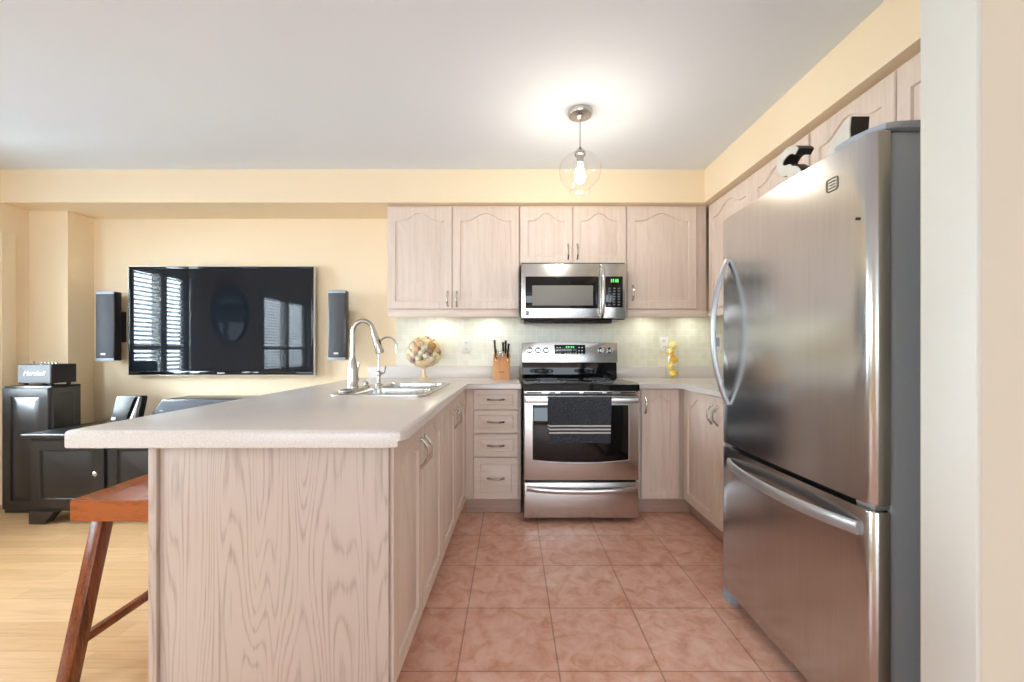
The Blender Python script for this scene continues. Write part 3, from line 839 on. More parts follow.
# ------------------------------------------------------------------ fridge
t = thing('fridge', 'tall stainless steel bottom-freezer fridge along the right wall', 'fridge', (1.37, 1.5, 0))
f0, f1 = 1.121, 1.940
zt = 1.742
build('body', bx(nm(), 1.034, 1.775, f0+0.006, f1-0.006, 0.055, zt, 0.012, 3), M['greypaint'], t)
build('gasket', bx(nm(), 1.023, 1.035, f0+0.02, f1-0.02, 0.06, zt-0.01), M['darkgap'], t)
def fdoor(z0, z1):
    pts = []
    n = 18
    r = 0.030
    for k in range(7):                                             # near rounded corner
        a = PI*1.5-PI/2*k/6
        pts.append((0.978+r+r*math.cos(a), f0+r+r*math.sin(a)))
    ya, yb_ = f0+r, f1-r
    for k in range(1, n):
        s = k/n; y = ya+(yb_-ya)*s
        pts.append((0.978-0.006*(1-(2*s-1)**2), y))
    for k in range(7):
        a = PI-PI/2*k/6
        pts.append((0.978+r+r*math.cos(a), f1-r+r*math.sin(a)))
    pts += [(1.024, f1), (1.024, f0)]
    return prism(nm(), pts, z0, z1, lambda p, q, a: (p, q, a), 0.004)
ud = build('fridge_door', fdoor(0.722, 1.742), M['steel_v'], t)
fd = build('freezer_drawer', fdoor(0.060, 0.704), M['steel_v'], t)
bm = nm()
Yh = 1.868
pts = []
for k in range(21):
    s = -1+2*k/20
    pts.append((0.977-0.066*(1-abs(s)**2.2)-0.004, Yh, 1.226+0.325*s))
tube(bm, pts, [0.013]*21, 12, 0.9)
build('handle', bm, M['handlegrey'], ud)
bm = nm(); pts = []
for k in range(21):
    s = -1+2*k/20
    pts.append((0.976-0.055*(1-abs(s)**2.4)-0.004, 1.51+0.345*s, 0.645))
tube(bm, pts, [0.020]*21, 12, 0.5)
build('handle', bm, M['handlegrey'], fd)
# badge: rounded outline with three short bars
bm = nm()
yc, zc = 1.262, 1.648
xb = lambda y: 0.978-0.006*(1-(2*((y-f0-0.03)/(f1-f0-0.06))-1)**2)-0.0015
ol = rrect(yc-0.021, yc+0.021, zc-0.019, zc+0.019, 0.007)
tube(bm, [(xb(p), p, q) for p, q in ol+ol[:1]], 0.0015, 6, cap=False)
for dz, l in ((0.009, 0.013), (0.0, 0.011), (-0.009, 0.013)): tube(bm, [(xb(yc), yc-l, zc+dz), (xb(yc), yc+l, zc+dz)], 0.0014, 6)
build('logo_badge', bm, plain('badge_grey', rgb(128, 128, 130), 0.3, 0.8), ud)
build('lock_dot', lathe(nm(), [(0.0045, -0.003), (0.0045, 0.003), (0, 0.0035)][::-1], (xb(1.17)-0.0005, 1.17, 1.515), 10, 'X'), M['blackplastic'], ud)
xy0 = lambda p, q, a: (p, q, a)
# hinge cover on the near top corner, front lip along the top, mid hinge, base grille and foot
bm = nm()
prism(bm, [(0.981, 1.26), (0.984, 1.20), (0.994, 1.15), (1.012, 1.122), (1.04, 1.113), (1.10, 1.112), (1.70, 1.114), (1.70, 1.20), (1.10, 1.22)], zt+0.001, zt+0.020, xy0, 0.005)
build('hinge_cover', bm, M['greypaint'], t)
bm = nm(); bx(bm, 0.992, 1.035, f0+0.012, f0+0.075, 0.7055, 0.7205, 0.003); bx(bm, 0.990, 1.02, f1-0.07, f1-0.012, 0.7055, 0.7205, 0.003)
build('hinge', bm, M['handlegrey'], t)
bm = nm(); bx(bm, 1.02, 1.05, f0+0.02, f1-0.02, 0.012, 0.06, 0.003)
build('base_grille', bm, M['darkgap'], t)
for ya, yb_ in ((f1-0.075, f1-0.004), (f0+0.004, f0+0.075)):
    bm = nm(); prism(bm, [(0.982, 0.0), (1.10, 0.0), (1.10, 0.058), (1.0, 0.058), (0.984, 0.03)], ya, yb_, lambda p, q, a: (p, a, q), 0.004)
    build('foot', bm, M['greypaint'], t)

# big letters standing on the fridge
tx = 1.085; th = 0.062; zf = zt+0.001
mpY = lambda yc: (lambda x, y, z: (tx+th/2-z, yc-x, y))
# S: thick ribbon swept along an S curve
def ribbon(path, wid):
    """closed outline round a centre line with varying width"""
    L, Rr = [], []
    n = len(path)
    for i in range(n):
        a = Vector(path[max(i-1, 0)]); b = Vector(path[min(i+1, n-1)]); d = (b-a).normalized()
        nrm = Vector((-d.y, d.x)); w_ = wid[i]/2; p = Vector(path[i])
        L.append(p+nrm*w_); Rr.append(p-nrm*w_)
    return L+Rr[::-1]
def ribbon_solid(path, wid, mp, a0, a1):
    o = ribbon(path, wid); n = len(path); bm = nm()
    lo = [bm.verts.new(mp(p.x, p.y, a0)) for p in o]; hi = [bm.verts.new(mp(p.x, p.y, a1)) for p in o]
    m = len(o)
    for i in range(n-1):
        j = m-1-i
        bm.faces.new((lo[i], lo[i+1], lo[j-1], lo[j])); bm.faces.new((hi[j], hi[j-1], hi[i+1], hi[i]))
    for i in range(m): bm.faces.new((lo[i], hi[i], hi[(i+1) % m], lo[(i+1) % m]))
    return bm
H = 0.185
path, wid = [], []
for k in range(16):
    a = math.radians(20+k/15*250); path.append((0.052*math.cos(a), H*0.735+0.036*math.sin(a)))
for k in range(1, 16):
    a = math.radians(90-k/15*250); path.append((0.056*math.cos(a), H*0.27+0.040*math.sin(a)-0.004))
for i in range(len(path)):
    s = i/(len(path)-1); wid.append(0.024+0.018*math.sin(PI*s))
zmin = min(p[1]-w_/2 for p, w_ in zip(path, wid)); path = [(p[0], p[1]-zmin) for p in path]
M['letterface'] = plain('white_letter_face', rgb(205, 202, 192), 0.5)
M['letteredge'] = plain('black_letter_edge', rgb(44, 38, 36), 0.5)
def make_letter(label, yc, build_solid, kind):
    t = thing(kind, label, 'letter', (tx+th/2, yc, zf))
    mp = lambda p, q, a: (a, yc-p, zf+q)
    build('letter_body', build_solid(mp, tx+0.004, tx+th), M['letteredge'], t)
    build('letter_face', build_solid(mp, tx, tx+0.0045), M['letterface'], t)
make_letter('white-faced black-edged letter S standing on the far half of the fridge top', 1.63, lambda mp, a, b: ribbon_solid(path, wid, mp, a, b), 'decorative_letter')
# a thick figure whose left side sweeps up to a square-cut top, like the figure four
F_out = [(-0.105, 0.035), (-0.105, 0.062), (-0.080, 0.085), (-0.052, 0.115), (-0.022, 0.140), (0.000, 0.149), (0.016, 0.150), (0.012, 0.110), (0.016, 0.062), (0.034, 0.062), (0.034, 0.035), (0.016, 0.035), (0.016, 0.0), (-0.030, 0.0), (-0.030, 0.035)]
def f_solid(mp, a0, a1):
    bm = nm(); prism(bm, F_out, a0, a1, mp)
    return bm
make_letter('white-faced black-edged block figure with slanted left side on the near fridge top', 1.345, f_solid, 'decorative_letter')

# ------------------------------------------------------------------ pendant lamp
px, py = 0.385, 2.33
zg = 2.150
t = thing('pendant_lamp', 'lit clear glass globe pendant lamp hanging from the ceiling', 'lamp', (px, py, ZC))
build('canopy', lathe(nm(), [(0.0, ZC-0.001), (0.068, ZC-0.001), (0.070, ZC-0.012), (0.064, ZC-0.026), (0.02, ZC-0.030), (0.012, ZC-0.05), (0, ZC-0.05)], (px, py, 0), 32), M['nickel'], t)
build('rod', lathe(nm(), [(0.004, ZC-0.05), (0.004, zg+0.12)], (px, py, 0), 10), M['nickel'], t)
build('socket', lathe(nm(), [(0.006, zg+0.135), (0.012, zg+0.125), (0.026, zg+0.112), (0.031, zg+0.098), (0.031, zg+0.088), (0.020, zg+0.084), (0.018, zg+0.045), (0, zg+0.045)], (px, py, 0), 20), M['nickel'], t)
build('bulb', lathe(nm(), [(0.0, zg+0.045), (0.013, zg+0.042), (0.014, zg+0.02), (0.026, zg-0.01), (0.030, zg-0.035), (0.024, zg-0.058), (0.010, zg-0.068), (0, zg-0.069)], (px, py, 0), 20), M['bulb'], t)
gp = []
for k in range(22):
    a = math.radians(-58+k/21*(90+44)); gp.append((0.117*math.cos(a), zg+0.105*math.sin(a)))
gp = [(0.058, zg-0.128), (0.060, zg-0.118), (0.056, zg-0.106)]+gp
gl = lathe(nm(), gp, (px, py, 0), 40, cap=False)
bmesh.ops.solidify(gl, geom=gl.faces[:], thickness=0.0025)
build('globe', gl, M['glass'], t)

# under-cabinet lights
def ucl(x, label):
    t = thing('under_cabinet_light', label, 'light', (x, 3.30, UB-0.013), 'under-cabinet lights')
    z = UB-0.013
    build('housing', lathe(nm(), [(0.0, z), (0.036, z), (0.038, z-0.012), (0.030, z-0.016)], (x, 3.32, 0), 24, cap=False), M['white'], t)
    build('lens', lathe(nm(), [(0.030, z-0.015), (0, z-0.0145)], (x, 3.32, 0), 24, cap=False), M['led'], t)
    l = bpy.data.lights.new('under_cabinet_glow', 'AREA'); l.shape = 'DISK'; l.size = 0.05; l.energy = 0.30; l.color = (1.0, 0.96, 0.84)
    o = bpy.data.objects.new('under_cabinet_glow', l); o.location = (0, 0.02, -0.019); C.objects.link(o); o.parent = t
ucl(-0.60, 'small round light under the left upper cabinet, above the flower bowl')
ucl(-0.17, 'small round light under the left upper cabinet, above the knife block')
ucl(1.10, 'small round light under the right upper cabinet, beside the lemon vase')
ucl(1.48, 'small round light under the cabinets in the right corner')

cord = build('light_cord', tube(nm(), [(-0.415, 3.36, UB-0.016), (-0.412, 3.44, UB-0.05), (-0.405, YB-0.012, UB-0.10), (-0.400, YB-0.012, 1.30), (-0.392, YB-0.016, 1.238)], 0.0025, 6), M['white'], None, 35, (-0.41, 3.4, UB-0.02))
tag(cord, 'thin white cord hanging from the left upper cabinet down to the wall outlet', 'cord')
# ------------------------------------------------------------------ outlets
def outlet(xc, zc, label, name='wall_outlet', w_=0.072, h_=0.118):
    t = thing(name, label, 'outlet', (xc, YB-0.008, zc))
    y = YB-0.0085
    build('plate', bx(nm(), xc-w_/2, xc+w_/2, y-0.006, y, zc-h_/2, zc+h_/2, 0.002), M['white'], t)
    for s in (-1, 1):
        rc = build('receptacle', bx(nm(), xc-0.017, xc+0.017, y-0.0085, y-0.004, zc+s*0.026-0.016, zc+s*0.026+0.016, 0.003), M['white'], t)
        bm = nm(); bx(bm, xc-0.008, xc-0.005, y-0.0092, y-0.008, zc+s*0.026-0.004, zc+s*0.026+0.007); bx(bm, xc+0.005, xc+0.008, y-0.0092, y-0.008, zc+s*0.026-0.004, zc+s*0.026+0.007)
        build('slot', bm, M['darkgap'], rc)
outlet(-0.378, 1.178, 'white wall outlet on the tiles between the flower bowl and the knife block')
outlet(1.268, 1.195, 'white wall outlet on the tiles behind the lemon vase')
t = thing('wall_switch', 'white switch plate with dark rocker on the tiles in the right corner', 'switch', (1.71, YB-0.008, 1.21))
build('plate', bx(nm(), 1.672, 1.748, YB-0.015, YB-0.0085, 1.145, 1.277, 0.002), M['white'], t)
build('rocker', bx(nm(), 1.692, 1.728, YB-0.019, YB-0.014, 1.175, 1.247, 0.003), M['greypaint'], t)

# ------------------------------------------------------------------ things on the counters
# knife block
kx, ky = -0.078, 3.30
t = thing('knife_block', 'light wooden knife block on the counter left of the stove', 'knife block', (kx, ky, CT))
kz = CT+0.0005
prof = [(ky-0.055, kz), (ky+0.075, kz), (ky+0.075, kz+0.185), (ky-0.005, kz+0.20), (ky-0.055, kz+0.115)]
build('block', prism(nm(), prof, kx-0.066, kx+0.066, lambda p, q, a: (a, p, q), 0.004), M['blockwood'], t)
build('engraved_mark', bx(nm(), kx-0.022, kx+0.022, ky-0.0556, ky-0.0545, kz+0.052, kz+0.062, 0.0003), plain('brown_mark', rgb(150, 96, 48), 0.5), t)
def knife(xk, yk, zk, ln, tilt, label, r=0.0145):
    t = thing('knife', label, 'knife', (xk, yk, zk), 'knives in the block')
    d = Vector((tilt, -0.42, 1.0)).normalized()
    p = Vector((xk, yk, zk))
    build('bolster', tube(nm(), [p-d*0.004, p+d*0.012], [r*0.9, r*0.95], 10, 0.6), M['chrome'], t)
    bm = nm(); tube(bm, [p+d*0.012, p+d*(0.3*ln), p+d*(0.75*ln), p+d*ln], [r*0.85, r*1.05, r*0.9, r*1.15], 10, 0.62)
    build('handle', bm, M['blackplastic'], t)
    build('blade', bx(nm(), xk-0.001, xk+0.001, yk-0.008, yk+0.008, zk-0.03, zk-0.002), M['chrome'], t)
for xk, yk, zk, ln, tl, lb in ((-0.052, 0.030, 0.196, 0.115, -0.04, 'tall black-handled knife at the left back of the wooden block'),
                               (0.030, 0.034, 0.196, 0.110, 0.02, 'tall black-handled knife at the right back of the wooden block'),
                               (0.050, 0.030, 0.194, 0.085, 0.08, 'short black-handled knife at the far right back corner of the wooden block'),
                               (-0.045, -0.030, 0.160, 0.075, -0.02, 'short black-handled knife at the left front of the wooden block'),
                               (0.012, 0.010, 0.196, 0.095, 0.0, 'black-handled knife in the middle of the wooden block'),
                               (0.048, -0.028, 0.162, 0.070, 0.03, 'short black-handled knife at the right front of the wooden block')):
    knife(kx+xk, ky+yk, kz+zk+0.003, ln, tl, lb)
t = thing('kitchen_scissors', 'shiny steel kitchen scissors with two finger loops in the front of the knife block', 'scissors', (kx, ky-0.03, kz+0.16))
bm = nm(); c0 = Vector((kx-0.014, ky-0.05, kz+0.187))
for s in (-1, 1):
    cc = c0+Vector((s*0.017, -0.004, 0.012))
    tube(bm, [cc+Vector((0.014*math.cos(a), 0.006*math.sin(a)*-0.4, 0.020*math.sin(a))) for a in [2*PI*k/16 for k in range(17)]], 0.0045, 8, cap=False)
build('finger_loop', bm, M['chrome'], t)
build('blade', tube(nm(), [c0+Vector((0, 0.000, 0.008)), c0+Vector((0, 0.006, -0.003))], [0.008, 0.007], 8, 0.5), M['chrome'], t)

# flower arrangement in a footed bowl
fx, fy = -0.692, 3.285
fz = CT+0.0005
t = thing('flower_arrangement', 'round dome of cream, peach and mauve flowers in a footed cream bowl on the counter', 'flower arrangement', (fx, fy, fz))
build('footed_bowl', lathe(nm(), [(0.0, fz), (0.040, fz), (0.042, fz+0.008), (0.020, fz+0.016), (0.014, fz+0.03), (0.013, fz+0.080), (0.026, fz+0.092), (0.070, fz+0.104), (0.098, fz+0.128), (0.105, fz+0.152), (0.099, fz+0.153), (0.0, fz+0.140)], (fx, fy, 0), 32), M['ceramic'], t)
def rose_mesh(mat):
    bm = nm(); ball(bm, (0, 0, 0), 1.0, seg=18, rings=12)
    for v in bm.verts:
        ph = math.atan2(v.co.y, v.co.x); th_ = math.acos(max(-1, min(1, v.co.z)))
        v.co *= 1+0.26*math.sin(2*ph+9*th_)*min(1, th_*1.4)
        v.co.z *= 0.82
    me = bpy.data.meshes.new('rose'); bm.to_mesh(me); bm.free()
    me.polygons.foreach_set('use_smooth', [True]*len(me.polygons)); me.materials.append(mat)
    return me
RM = [rose_mesh(m) for m in ROSE]
cz = 0.208
N = 56
for i in range(N):
    zz = 1-(i+0.5)/N*1.55
    ang = i*2.39996
    rr = math.sqrt(max(0, 1-zz*zz))
    d = Vector((rr*math.cos(ang), rr*math.sin(ang), zz))
    o = bpy.data.objects.new('rose', RM[random.choice((0, 0, 0, 1, 1, 2, 3, 3, 4))])
    o.location = (0.112*d.x, 0.112*d.y, cz+0.105*d.z)
    o.rotation_euler = d.to_track_quat('Z', 'Y').to_euler()
    s = random.uniform(0.024, 0.034); o.scale = (s, s, s)
    C.objects.link(o); o.parent = t
bm = nm()
for i in range(34):
    a = random.uniform(0, 2*PI); zz = random.uniform(-0.35, 1.0); rr = math.sqrt(max(0, 1-zz*zz))
    p = Vector((fx+0.112*rr*math.cos(a), fy+0.112*rr*math.sin(a), fz+cz+0.10*zz)); d = (p-Vector((fx, fy, fz+cz))).normalized()
    d2 = (d+Vector((random.uniform(-.5, .5), random.uniform(-.5, .5), random.uniform(-.2, .5)))).normalized()
    sd = d2.cross(Vector((0.3, 0.2, 1))).normalized()*0.008
    q = [bm.verts.new(p), bm.verts.new(p+d2*0.016+sd), bm.verts.new(p+d2*0.034), bm.verts.new(p+d2*0.016-sd)]
    bm.faces.new(q)
bmesh.ops.solidify(bm, geom=bm.faces[:], thickness=0.001)
build('leaves', bm, M['leaf'], t)

# glass vase of lemons
vx, vy = 1.298, 3.36
vz = CT+0.0005
t = thing('glass_vase', 'tall clear glass cylinder vase filled with lemons on the right counter', 'vase', (vx, vy, vz))
g = lathe(nm(), [(0.0, vz), (0.048, vz), (0.050, vz+0.004), (0.050, vz+0.262), (0.047, vz+0.262), (0.047, vz+0.010), (0.0, vz+0.010)], (vx, vy, 0), 32)
build('vase', g, M['glass'], t)
def lemon_mesh(mat):
    bm = nm()
    lathe(bm, [(0.0, -0.047), (0.006, -0.044), (0.012, -0.038), (0.024, -0.028), (0.0315, -0.012), (0.033, 0.002), (0.030, 0.018), (0.022, 0.030), (0.012, 0.038), (0.006, 0.043), (0.0, 0.045)], (0, 0, 0), 18, 'X')
    bmesh.ops.recalc_face_normals(bm, faces=bm.faces)
    me = bpy.data.meshes.new('lemon'); bm.to_mesh(me); bm.free()
    me.polygons.foreach_set('use_smooth', [True]*len(me.polygons)); me.materials.append(mat)
    return me
LM = {k: lemon_mesh(M[k]) for k in ('lemon', 'amber', 'pale')}
for k, (dx, dz, m, lb) in enumerate((
        (0.012, 0.042, 'lemon', 'yellow lemon at the bottom of the glass vase'),
        (-0.012, 0.098, 'pale', 'pale yellow lemon second from the bottom of the glass vase'),
        (0.014, 0.154, 'amber', 'deep yellow lemon in the middle of the glass vase'),
        (-0.012, 0.211, 'lemon', 'yellow lemon second from the top of the glass vase'),
        (0.010, 0.267, 'pale', 'pale yellow lemon on top, sticking out of the glass vase'))):
    o = bpy.data.objects.new('lemon', LM[m]); o.location = (vx+dx, vy, vz+dz); o.rotation_euler = (0.0, 0.0, PI/2+0.22*(-1)**k)
    o.scale = (0.88, 0.95, 0.95)
    C.objects.link(o); tag(o, lb, 'lemon', 'lemons in the glass vase')

# ------------------------------------------------------------------ living room
# television
TY = 3.385
t = thing('television', 'large black flat-screen television mounted on the yellow back wall', 'television', (-2.36, TY, 0.94))
tx0, tx1, tz0, tz1 = -3.125, -1.615, 0.942, 1.826
b = build('back_case', bx(nm(), tx0+0.06, tx1-0.06, TY+0.03, TY+0.065, tz0+0.06, tz1-0.06, 0.006), M['blackplastic'], t)
build('wall_bracket', bx(nm(), -2.6, -2.1, TY+0.06, YB-0.003, 1.2, 1.6), M['blackplastic'], t)
bm = nm(); f = 0.016
bx(bm, tx0, tx1, TY, TY+0.034, tz0, tz0+0.03, 0.003); bx(bm, tx0, tx1, TY, TY+0.034, tz1-f, tz1, 0.003)
bx(bm, tx0, tx0+f, TY, TY+0.034, tz0+0.02, tz1-f*0.5, 0.003); bx(bm, tx1-f, tx1, TY, TY+0.034, tz0+0.02, tz1-f*0.5, 0.003)
build('bezel', bm, M['blackglass'], t)
bm = nm(); e_ = 0.004
bx(bm, tx0-e_, tx1+e_, TY+0.004, TY+0.03, tz1, tz1+e_); bx(bm, tx0-e_, tx1+e_, TY+0.004, TY+0.03, tz0-e_, tz0)
bx(bm, tx0-e_, tx0, TY+0.004, TY+0.03, tz0, tz1); bx(bm, tx1, tx1+e_, TY+0.004, TY+0.03, tz0, tz1)
build('edge_trim', bm, M['silver'], t)
build('screen', bx(nm(), tx0+f-0.002, tx1-f+0.002, TY+0.006, TY+0.03, tz0+0.028, tz1-f+0.002), M['screen'], t)
bm = nm(); bx(bm, -2.40, -2.34, TY-0.001, TY+0.001, tz0+0.011, tz0+0.019)
build('brand_plate', bm, M['silver'], t)

# wall speakers
def wall_speaker(xa, xb, za, zb, label):
    xc, w_ = (xa+xb)/2, (xb-xa)
    t = thing('wall_speaker', label, 'speaker', (xc, YB, za), 'wall speakers beside the television')
    yf = 3.300
    pr = [(xc-w_/2, yf+0.030), (xc-w_*0.46, yf+0.012), (xc-w_*0.25, yf+0.002), (xc, yf), (xc+w_*0.25, yf+0.002), (xc+w_*0.46, yf+0.012), (xc+w_/2, yf+0.030), (xc+w_*0.46, 3.375), (xc-w_*0.46, 3.375)]
    build('cabinet', prism(nm(), pr, za, zb, xy, 0.004), M['blackpaint'], t)
    build('bracket', bx(nm(), xc-0.03, xc+0.03, 3.374, YB, za+0.15, zb-0.15), M['blackplastic'], t)
    gr = [(xc-w_*0.44, yf+0.012), (xc-w_*0.25, yf-0.003), (xc, yf-0.006), (xc+w_*0.25, yf-0.003), (xc+w_*0.44, yf+0.012), (xc+w_*0.2, yf+0.02), (xc-w_*0.2, yf+0.02)]
    g_ = build('grille', prism(nm(), gr, za+0.025, zb-0.025, xy, 0.003), M['grille'], t)
    build('badge', bx(nm(), xc-0.018, xc+0.018, yf-0.008, yf-0.004, za+0.045, za+0.060, 0.001), M['silver'], g_)
    for z0_, z1_ in ((zb-0.022, zb+0.004), (za-0.004, za+0.020)):
        bm = prism(nm(), [(p[0], p[1]-0.002) for p in pr[1:6]]+[(xc+w_*0.2, yf+0.04), (xc-w_*0.2, yf+0.04)], z0_, z1_, xy, 0.002)
        build('end_cap', bm, M['greypaint'], t)
wall_speaker(-3.322, -3.165, 1.060, 1.612, 'slim black wall speaker on the left side of the television')
wall_speaker(-1.468, -1.318, 1.066, 1.620, 'slim black wall speaker on the right side of the television')

# tall black cabinet in the corner
t = thing('tall_cabinet', 'narrow tall black cabinet standing in the left corner under the amplifier speaker', 'cabinet', (-3.39, 3.0, 0))
a0, a1, b0, b1, hz = -3.562, -3.232, 2.915, 3.115, 0.892
build('body', bx(nm(), a0, a1, b0, b1, 0.0, hz, 0.003), M['blackpaint'], t)
mpc = face_map('cam', b0)
d = build('door', front(nm(), mpc, a0+0.004, a1-0.004, 0.03, hz-0.012, 0.0, rail=0.06, t=0.018), M['blackpaint'], t)
build('side_panel', front(nm(), face_map('right', a1), b0+0.004, b1-0.004, 0.03, hz-0.012, 0.0, rail=0.045, t=0.006, depth=0.004), M['blackpaint'], t)
# amplifier-style speaker
t = thing('amplifier_speaker', 'small grey and black amplifier-style speaker with white script on the tall black cabinet', 'speaker', (-3.4, 2.98, hz))
q0, q1, r0, r1, z0, z1 = -3.510, -3.268, 2.945, 3.12, hz+0.014, hz+0.152
build('body', bx(nm(), q0, q1, r0+0.006, r1, z0, z1, 0.006, 3), M['vinyl'], t)
g_ = build('grille', bx(nm(), q0+0.005, q1-0.005, r0, r0+0.010, z0+0.006, z1-0.006, 0.003), M['ampcloth'], t)
build('script_lettering', text_bm('Marshall', 0.046, 0.003, lambda x, y, z: ((q0+q1)/2+x, r0-0.002-z, z0+0.072+y), 0.35), M['white'], g_)
bm = nm()
for k in range(5): lathe(bm, [(0.007, z1-0.001), (0.007, z1+0.010), (0.005, z1+0.013), (0, z1+0.013)], (q0+0.09+k*0.026, r0+0.08, 0), 12)
build('knob', bm, M['nickel'], t)
for x in (q0+0.03, q1-0.03):
    for y in (r0+0.03, r1-0.03): build('foot', lathe(nm(), [(0.012, hz+0.0005), (0.014, hz+0.015)], (x, y, 0), 12), M['blackplastic'], t)
build('toggle', tube(nm(), [(q0+0.03, r0+0.08, z1), (q0+0.03, r0+0.08, z1+0.02)], [0.004, 0.006], 8), M['nickel'], t)

# sideboard
t = thing('sideboard', 'low wide black sideboard with panelled doors beneath the television', 'sideboard', (-2.3, 3.0, 0))
h = 0.596
c0, c1, d0, d1 = -3.165, -1.65, 2.735, 3.405
build('top', bx(nm(), c0-0.035, c1+0.035, d0-0.035, d1+0.02, h-0.026, h, 0.006, 3), M['blackpaint'], t)
bm = nm(); bx(bm, c0, c1, d0, d1, 0.085, h-0.026, 0.002)
build('body', bm, M['blackpaint'], t)
mpc = face_map('cam', d0)
n = 3; w_ = (c1-c0)/n
for k in range(n):
    ua, ub = c0+k*w_+0.012, c0+(k+1)*w_-0.012
    dd = build('door', front(nm(), mpc, ua, ub, 0.105, h-0.045, 0.0, rail=0.062, t=0.018, depth=0.009), M['blackpaint'], t)
    kxx = ub-0.03 if k < 2 else ua+0.03
    build('knob', lathe(nm(), [(0.006, 0.0), (0.006, -0.014), (0.014, -0.020), (0.015, -0.028), (0.009, -0.034), (0, -0.035)], (kxx, d0-0.018, 0.34), 14, 'Y'), M['chrome'], dd)
for xa, s in ((c0-0.004, 1), (c1+0.004, -1)):
    for ya in (d0-0.012, d1-0.06):
        pts = [(xa, 0), (xa+s*0.10, 0), (xa+s*0.118, 0.03), (xa+s*0.15, 0.065), (xa+s*0.17, 0.085), (xa, 0.085)]
        build('foot', prism(nm(), pts, ya, ya+0.06, lambda p, q, a: (p, a, q), 0.003), M['blackpaint'], t)

# glossy wireless speaker / tilted panel
hz2 = h+0.0006
t = thing('tabletop_speaker', 'small glossy black tilted tabletop speaker on the sideboard left of the television centre', 'speaker', (-2.78, 3.05, hz2))
u0, u1, yS = -2.905, -2.700, 2.99
def tilt(x, z): return (x, yS+0.30*(z-hz2)+0.006, z)
pr = [(u0+0.006, hz2+0.03), (u1-0.004, hz2+0.03), (u1, hz2+0.20), (u1-0.012, hz2+0.212), (u0+0.020, hz2+0.212), (u0+0.010, hz2+0.20)]
bm = nm(); prism(bm, pr, 0.0, 0.05, lambda p, q, a: (p, yS+0.22*(q-hz2)+a, q), 0.005)
build('body', bm, M['blackplastic'], t)
bm = nm(); bx(bm, u0+0.03, u1-0.03, yS+0.005, yS+0.11, hz2, hz2+0.035, 0.005)
build('stand', bm, M['blackplastic'], t)
bm = nm(); prism(bm, [(u0+0.118, hz2+0.042), (u1-0.020, hz2+0.042), (u1-0.020, hz2+0.205), (u0+0.150, hz2+0.205)], -0.0025, 0.001, lambda p, q, a: (p, yS+0.22*(q-hz2)+a, q))
build('reflection_strip', bm, M['mirror'], t)  # mirror-bright strip shaped to stand in for the panel's white reflection
bm = nm(); prism(bm, [(u0+0.014, hz2+0.044), (u0+0.040, hz2+0.044), (u0+0.040, hz2+0.062), (u0+0.014, hz2+0.062)], -0.0025, 0.001, lambda p, q, a: (p, yS+0.22*(q-hz2)+a, q))
build('label_plate', bm, M['white'], t)
# centre speaker lying on the sideboard
t = thing('centre_speaker', 'long low dark grey speaker with slanted ends lying on the sideboard below the television', 'speaker', (-2.2, 3.1, hz2))
yc = 3.06
u0, u1 = -2.66, -1.93
pr = [(u0, hz2), (u1, hz2), (u1, hz2+0.10), (u1-0.05, hz2+0.185), (u0+0.085, hz2+0.185), (u0+0.01, hz2+0.085)]
build('cabinet', prism(nm(), pr, yc, yc+0.26, lambda p, q, a: (p, a, q), 0.006), M['blackpaint'], t)
pr = [(u0+0.025, hz2+0.015), (u1-0.015, hz2+0.015), (u1-0.015, hz2+0.10), (u1-0.055, hz2+0.172), (u0+0.09, hz2+0.172), (u0+0.028, hz2+0.085)]
g_ = build('grille', prism(nm(), pr, yc-0.012, yc+0.002, lambda p, q, a: (p, a, q), 0.004), M['grille'], t)
build('badge', bx(nm(), u0+0.075, u0+0.10, yc-0.0135, yc-0.011, hz2+0.098, hz2+0.108, 0.0005), M['silver'], g_)

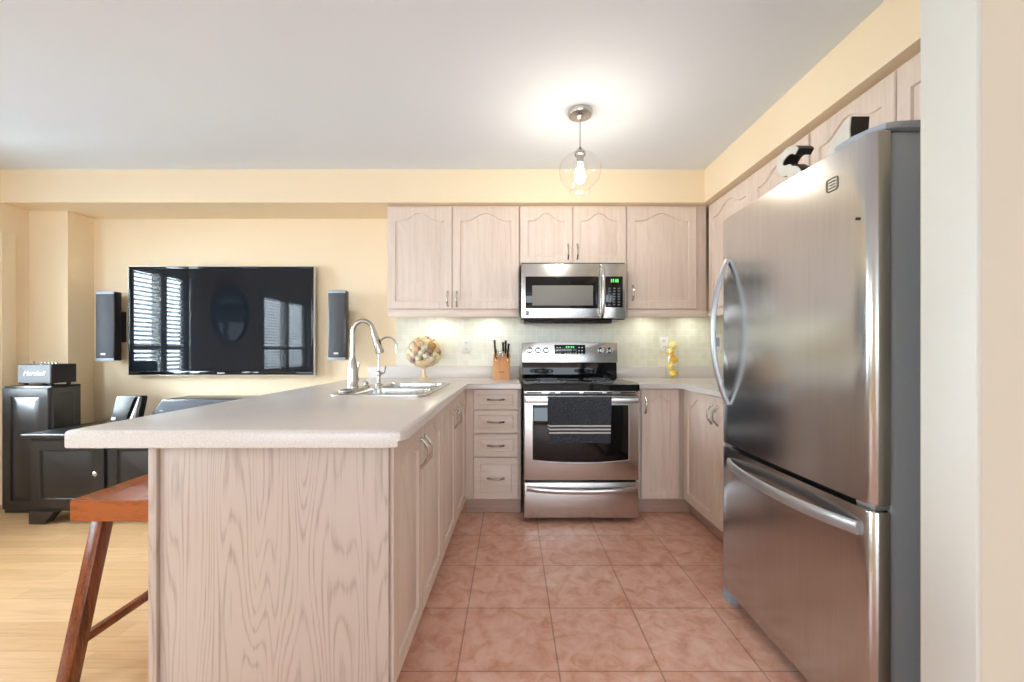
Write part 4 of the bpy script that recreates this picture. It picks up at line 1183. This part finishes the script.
# wooden stool at the breakfast overhang
t = thing('wooden_stool', 'glossy red-brown wooden stool tucked under the peninsula overhang', 'stool', (-1.34, 1.66, 0))
s0, s1, e0, e1 = -1.564, -1.262, 1.47, 1.84
zs0, zs1 = 0.538, 0.612
NXs, NYs = 20, 14
bm = nm()
def seat_top(u, v):
    a = min(1, max(0, (1-abs(2*u-1))/0.16)); b = min(1, max(0, (1-abs(2*v-1))/0.18))
    return zs1-0.020*(a*b)*(0.55+0.45*math.cos(PI*(u-0.5)))
topv = [[bm.verts.new((s0+(s1-s0)*i/NXs, e0+(e1-e0)*j/NYs, seat_top(i/NXs, j/NYs))) for i in range(NXs+1)] for j in range(NYs+1)]
botv = [[bm.verts.new((s0+(s1-s0)*i/NXs, e0+(e1-e0)*j/NYs, zs0)) for i in range(NXs+1)] for j in range(NYs+1)]
for j in range(NYs):
    for i in range(NXs):
        bm.faces.new((topv[j][i], topv[j][i+1], topv[j+1][i+1], topv[j+1][i])); bm.faces.new((botv[j][i], botv[j+1][i], botv[j+1][i+1], botv[j][i+1]))
for i in range(NXs):
    bm.faces.new((botv[0][i], botv[0][i+1], topv[0][i+1], topv[0][i])); bm.faces.new((botv[NYs][i+1], botv[NYs][i], topv[NYs][i], topv[NYs][i+1]))
for j in range(NYs):
    bm.faces.new((botv[j+1][0], botv[j][0], topv[j][0], topv[j+1][0])); bm.faces.new((botv[j][NXs], botv[j+1][NXs], topv[j+1][NXs], topv[j][NXs]))
es = [e for e in bm.edges if e.is_manifold and e.calc_face_angle(0) > 1.0]
bmesh.ops.bevel(bm, geom=es, offset=0.005, segments=3, affect='EDGES', profile=0.5)
build('seat', bm, M['cherry'], t, 40)
def leg(xt, yt, xb_, yb_):
    bm = nm(); wl, dl = 0.021, 0.024
    lo = [bm.verts.new((xb_+a*wl, yb_+b*dl, 0)) for a, b in ((-1, -1), (1, -1), (1, 1), (-1, 1))]
    hi = [bm.verts.new((xt+a*wl, yt+b*dl, zs0+0.001)) for a, b in ((-1, -1), (1, -1), (1, 1), (-1, 1))]
    bm.faces.new(lo[::-1]); bm.faces.new(hi)
    for i in range(4): bm.faces.new((lo[i], lo[(i+1) % 4], hi[(i+1) % 4], hi[i]))
    bmesh.ops.bevel(bm, geom=bm.edges[:], offset=0.003, segments=2, affect='EDGES', profile=0.5)
    return bm
LEG = [(-1.498, 1.525, -1.502, 1.400), (-1.286, 1.535, -1.170, 1.400), (-1.498, 1.785, -1.502, 1.915), (-1.286, 1.785, -1.170, 1.915)]
for a in LEG: build('leg', leg(*a), M['cherry_v'], t)
for x in (-1.501, -1.197):
    build('stretcher', bx(nm(), x-0.012, x+0.012, 1.44, 1.86, 0.118, 0.148, 0.003), M['cherry_v'], t)
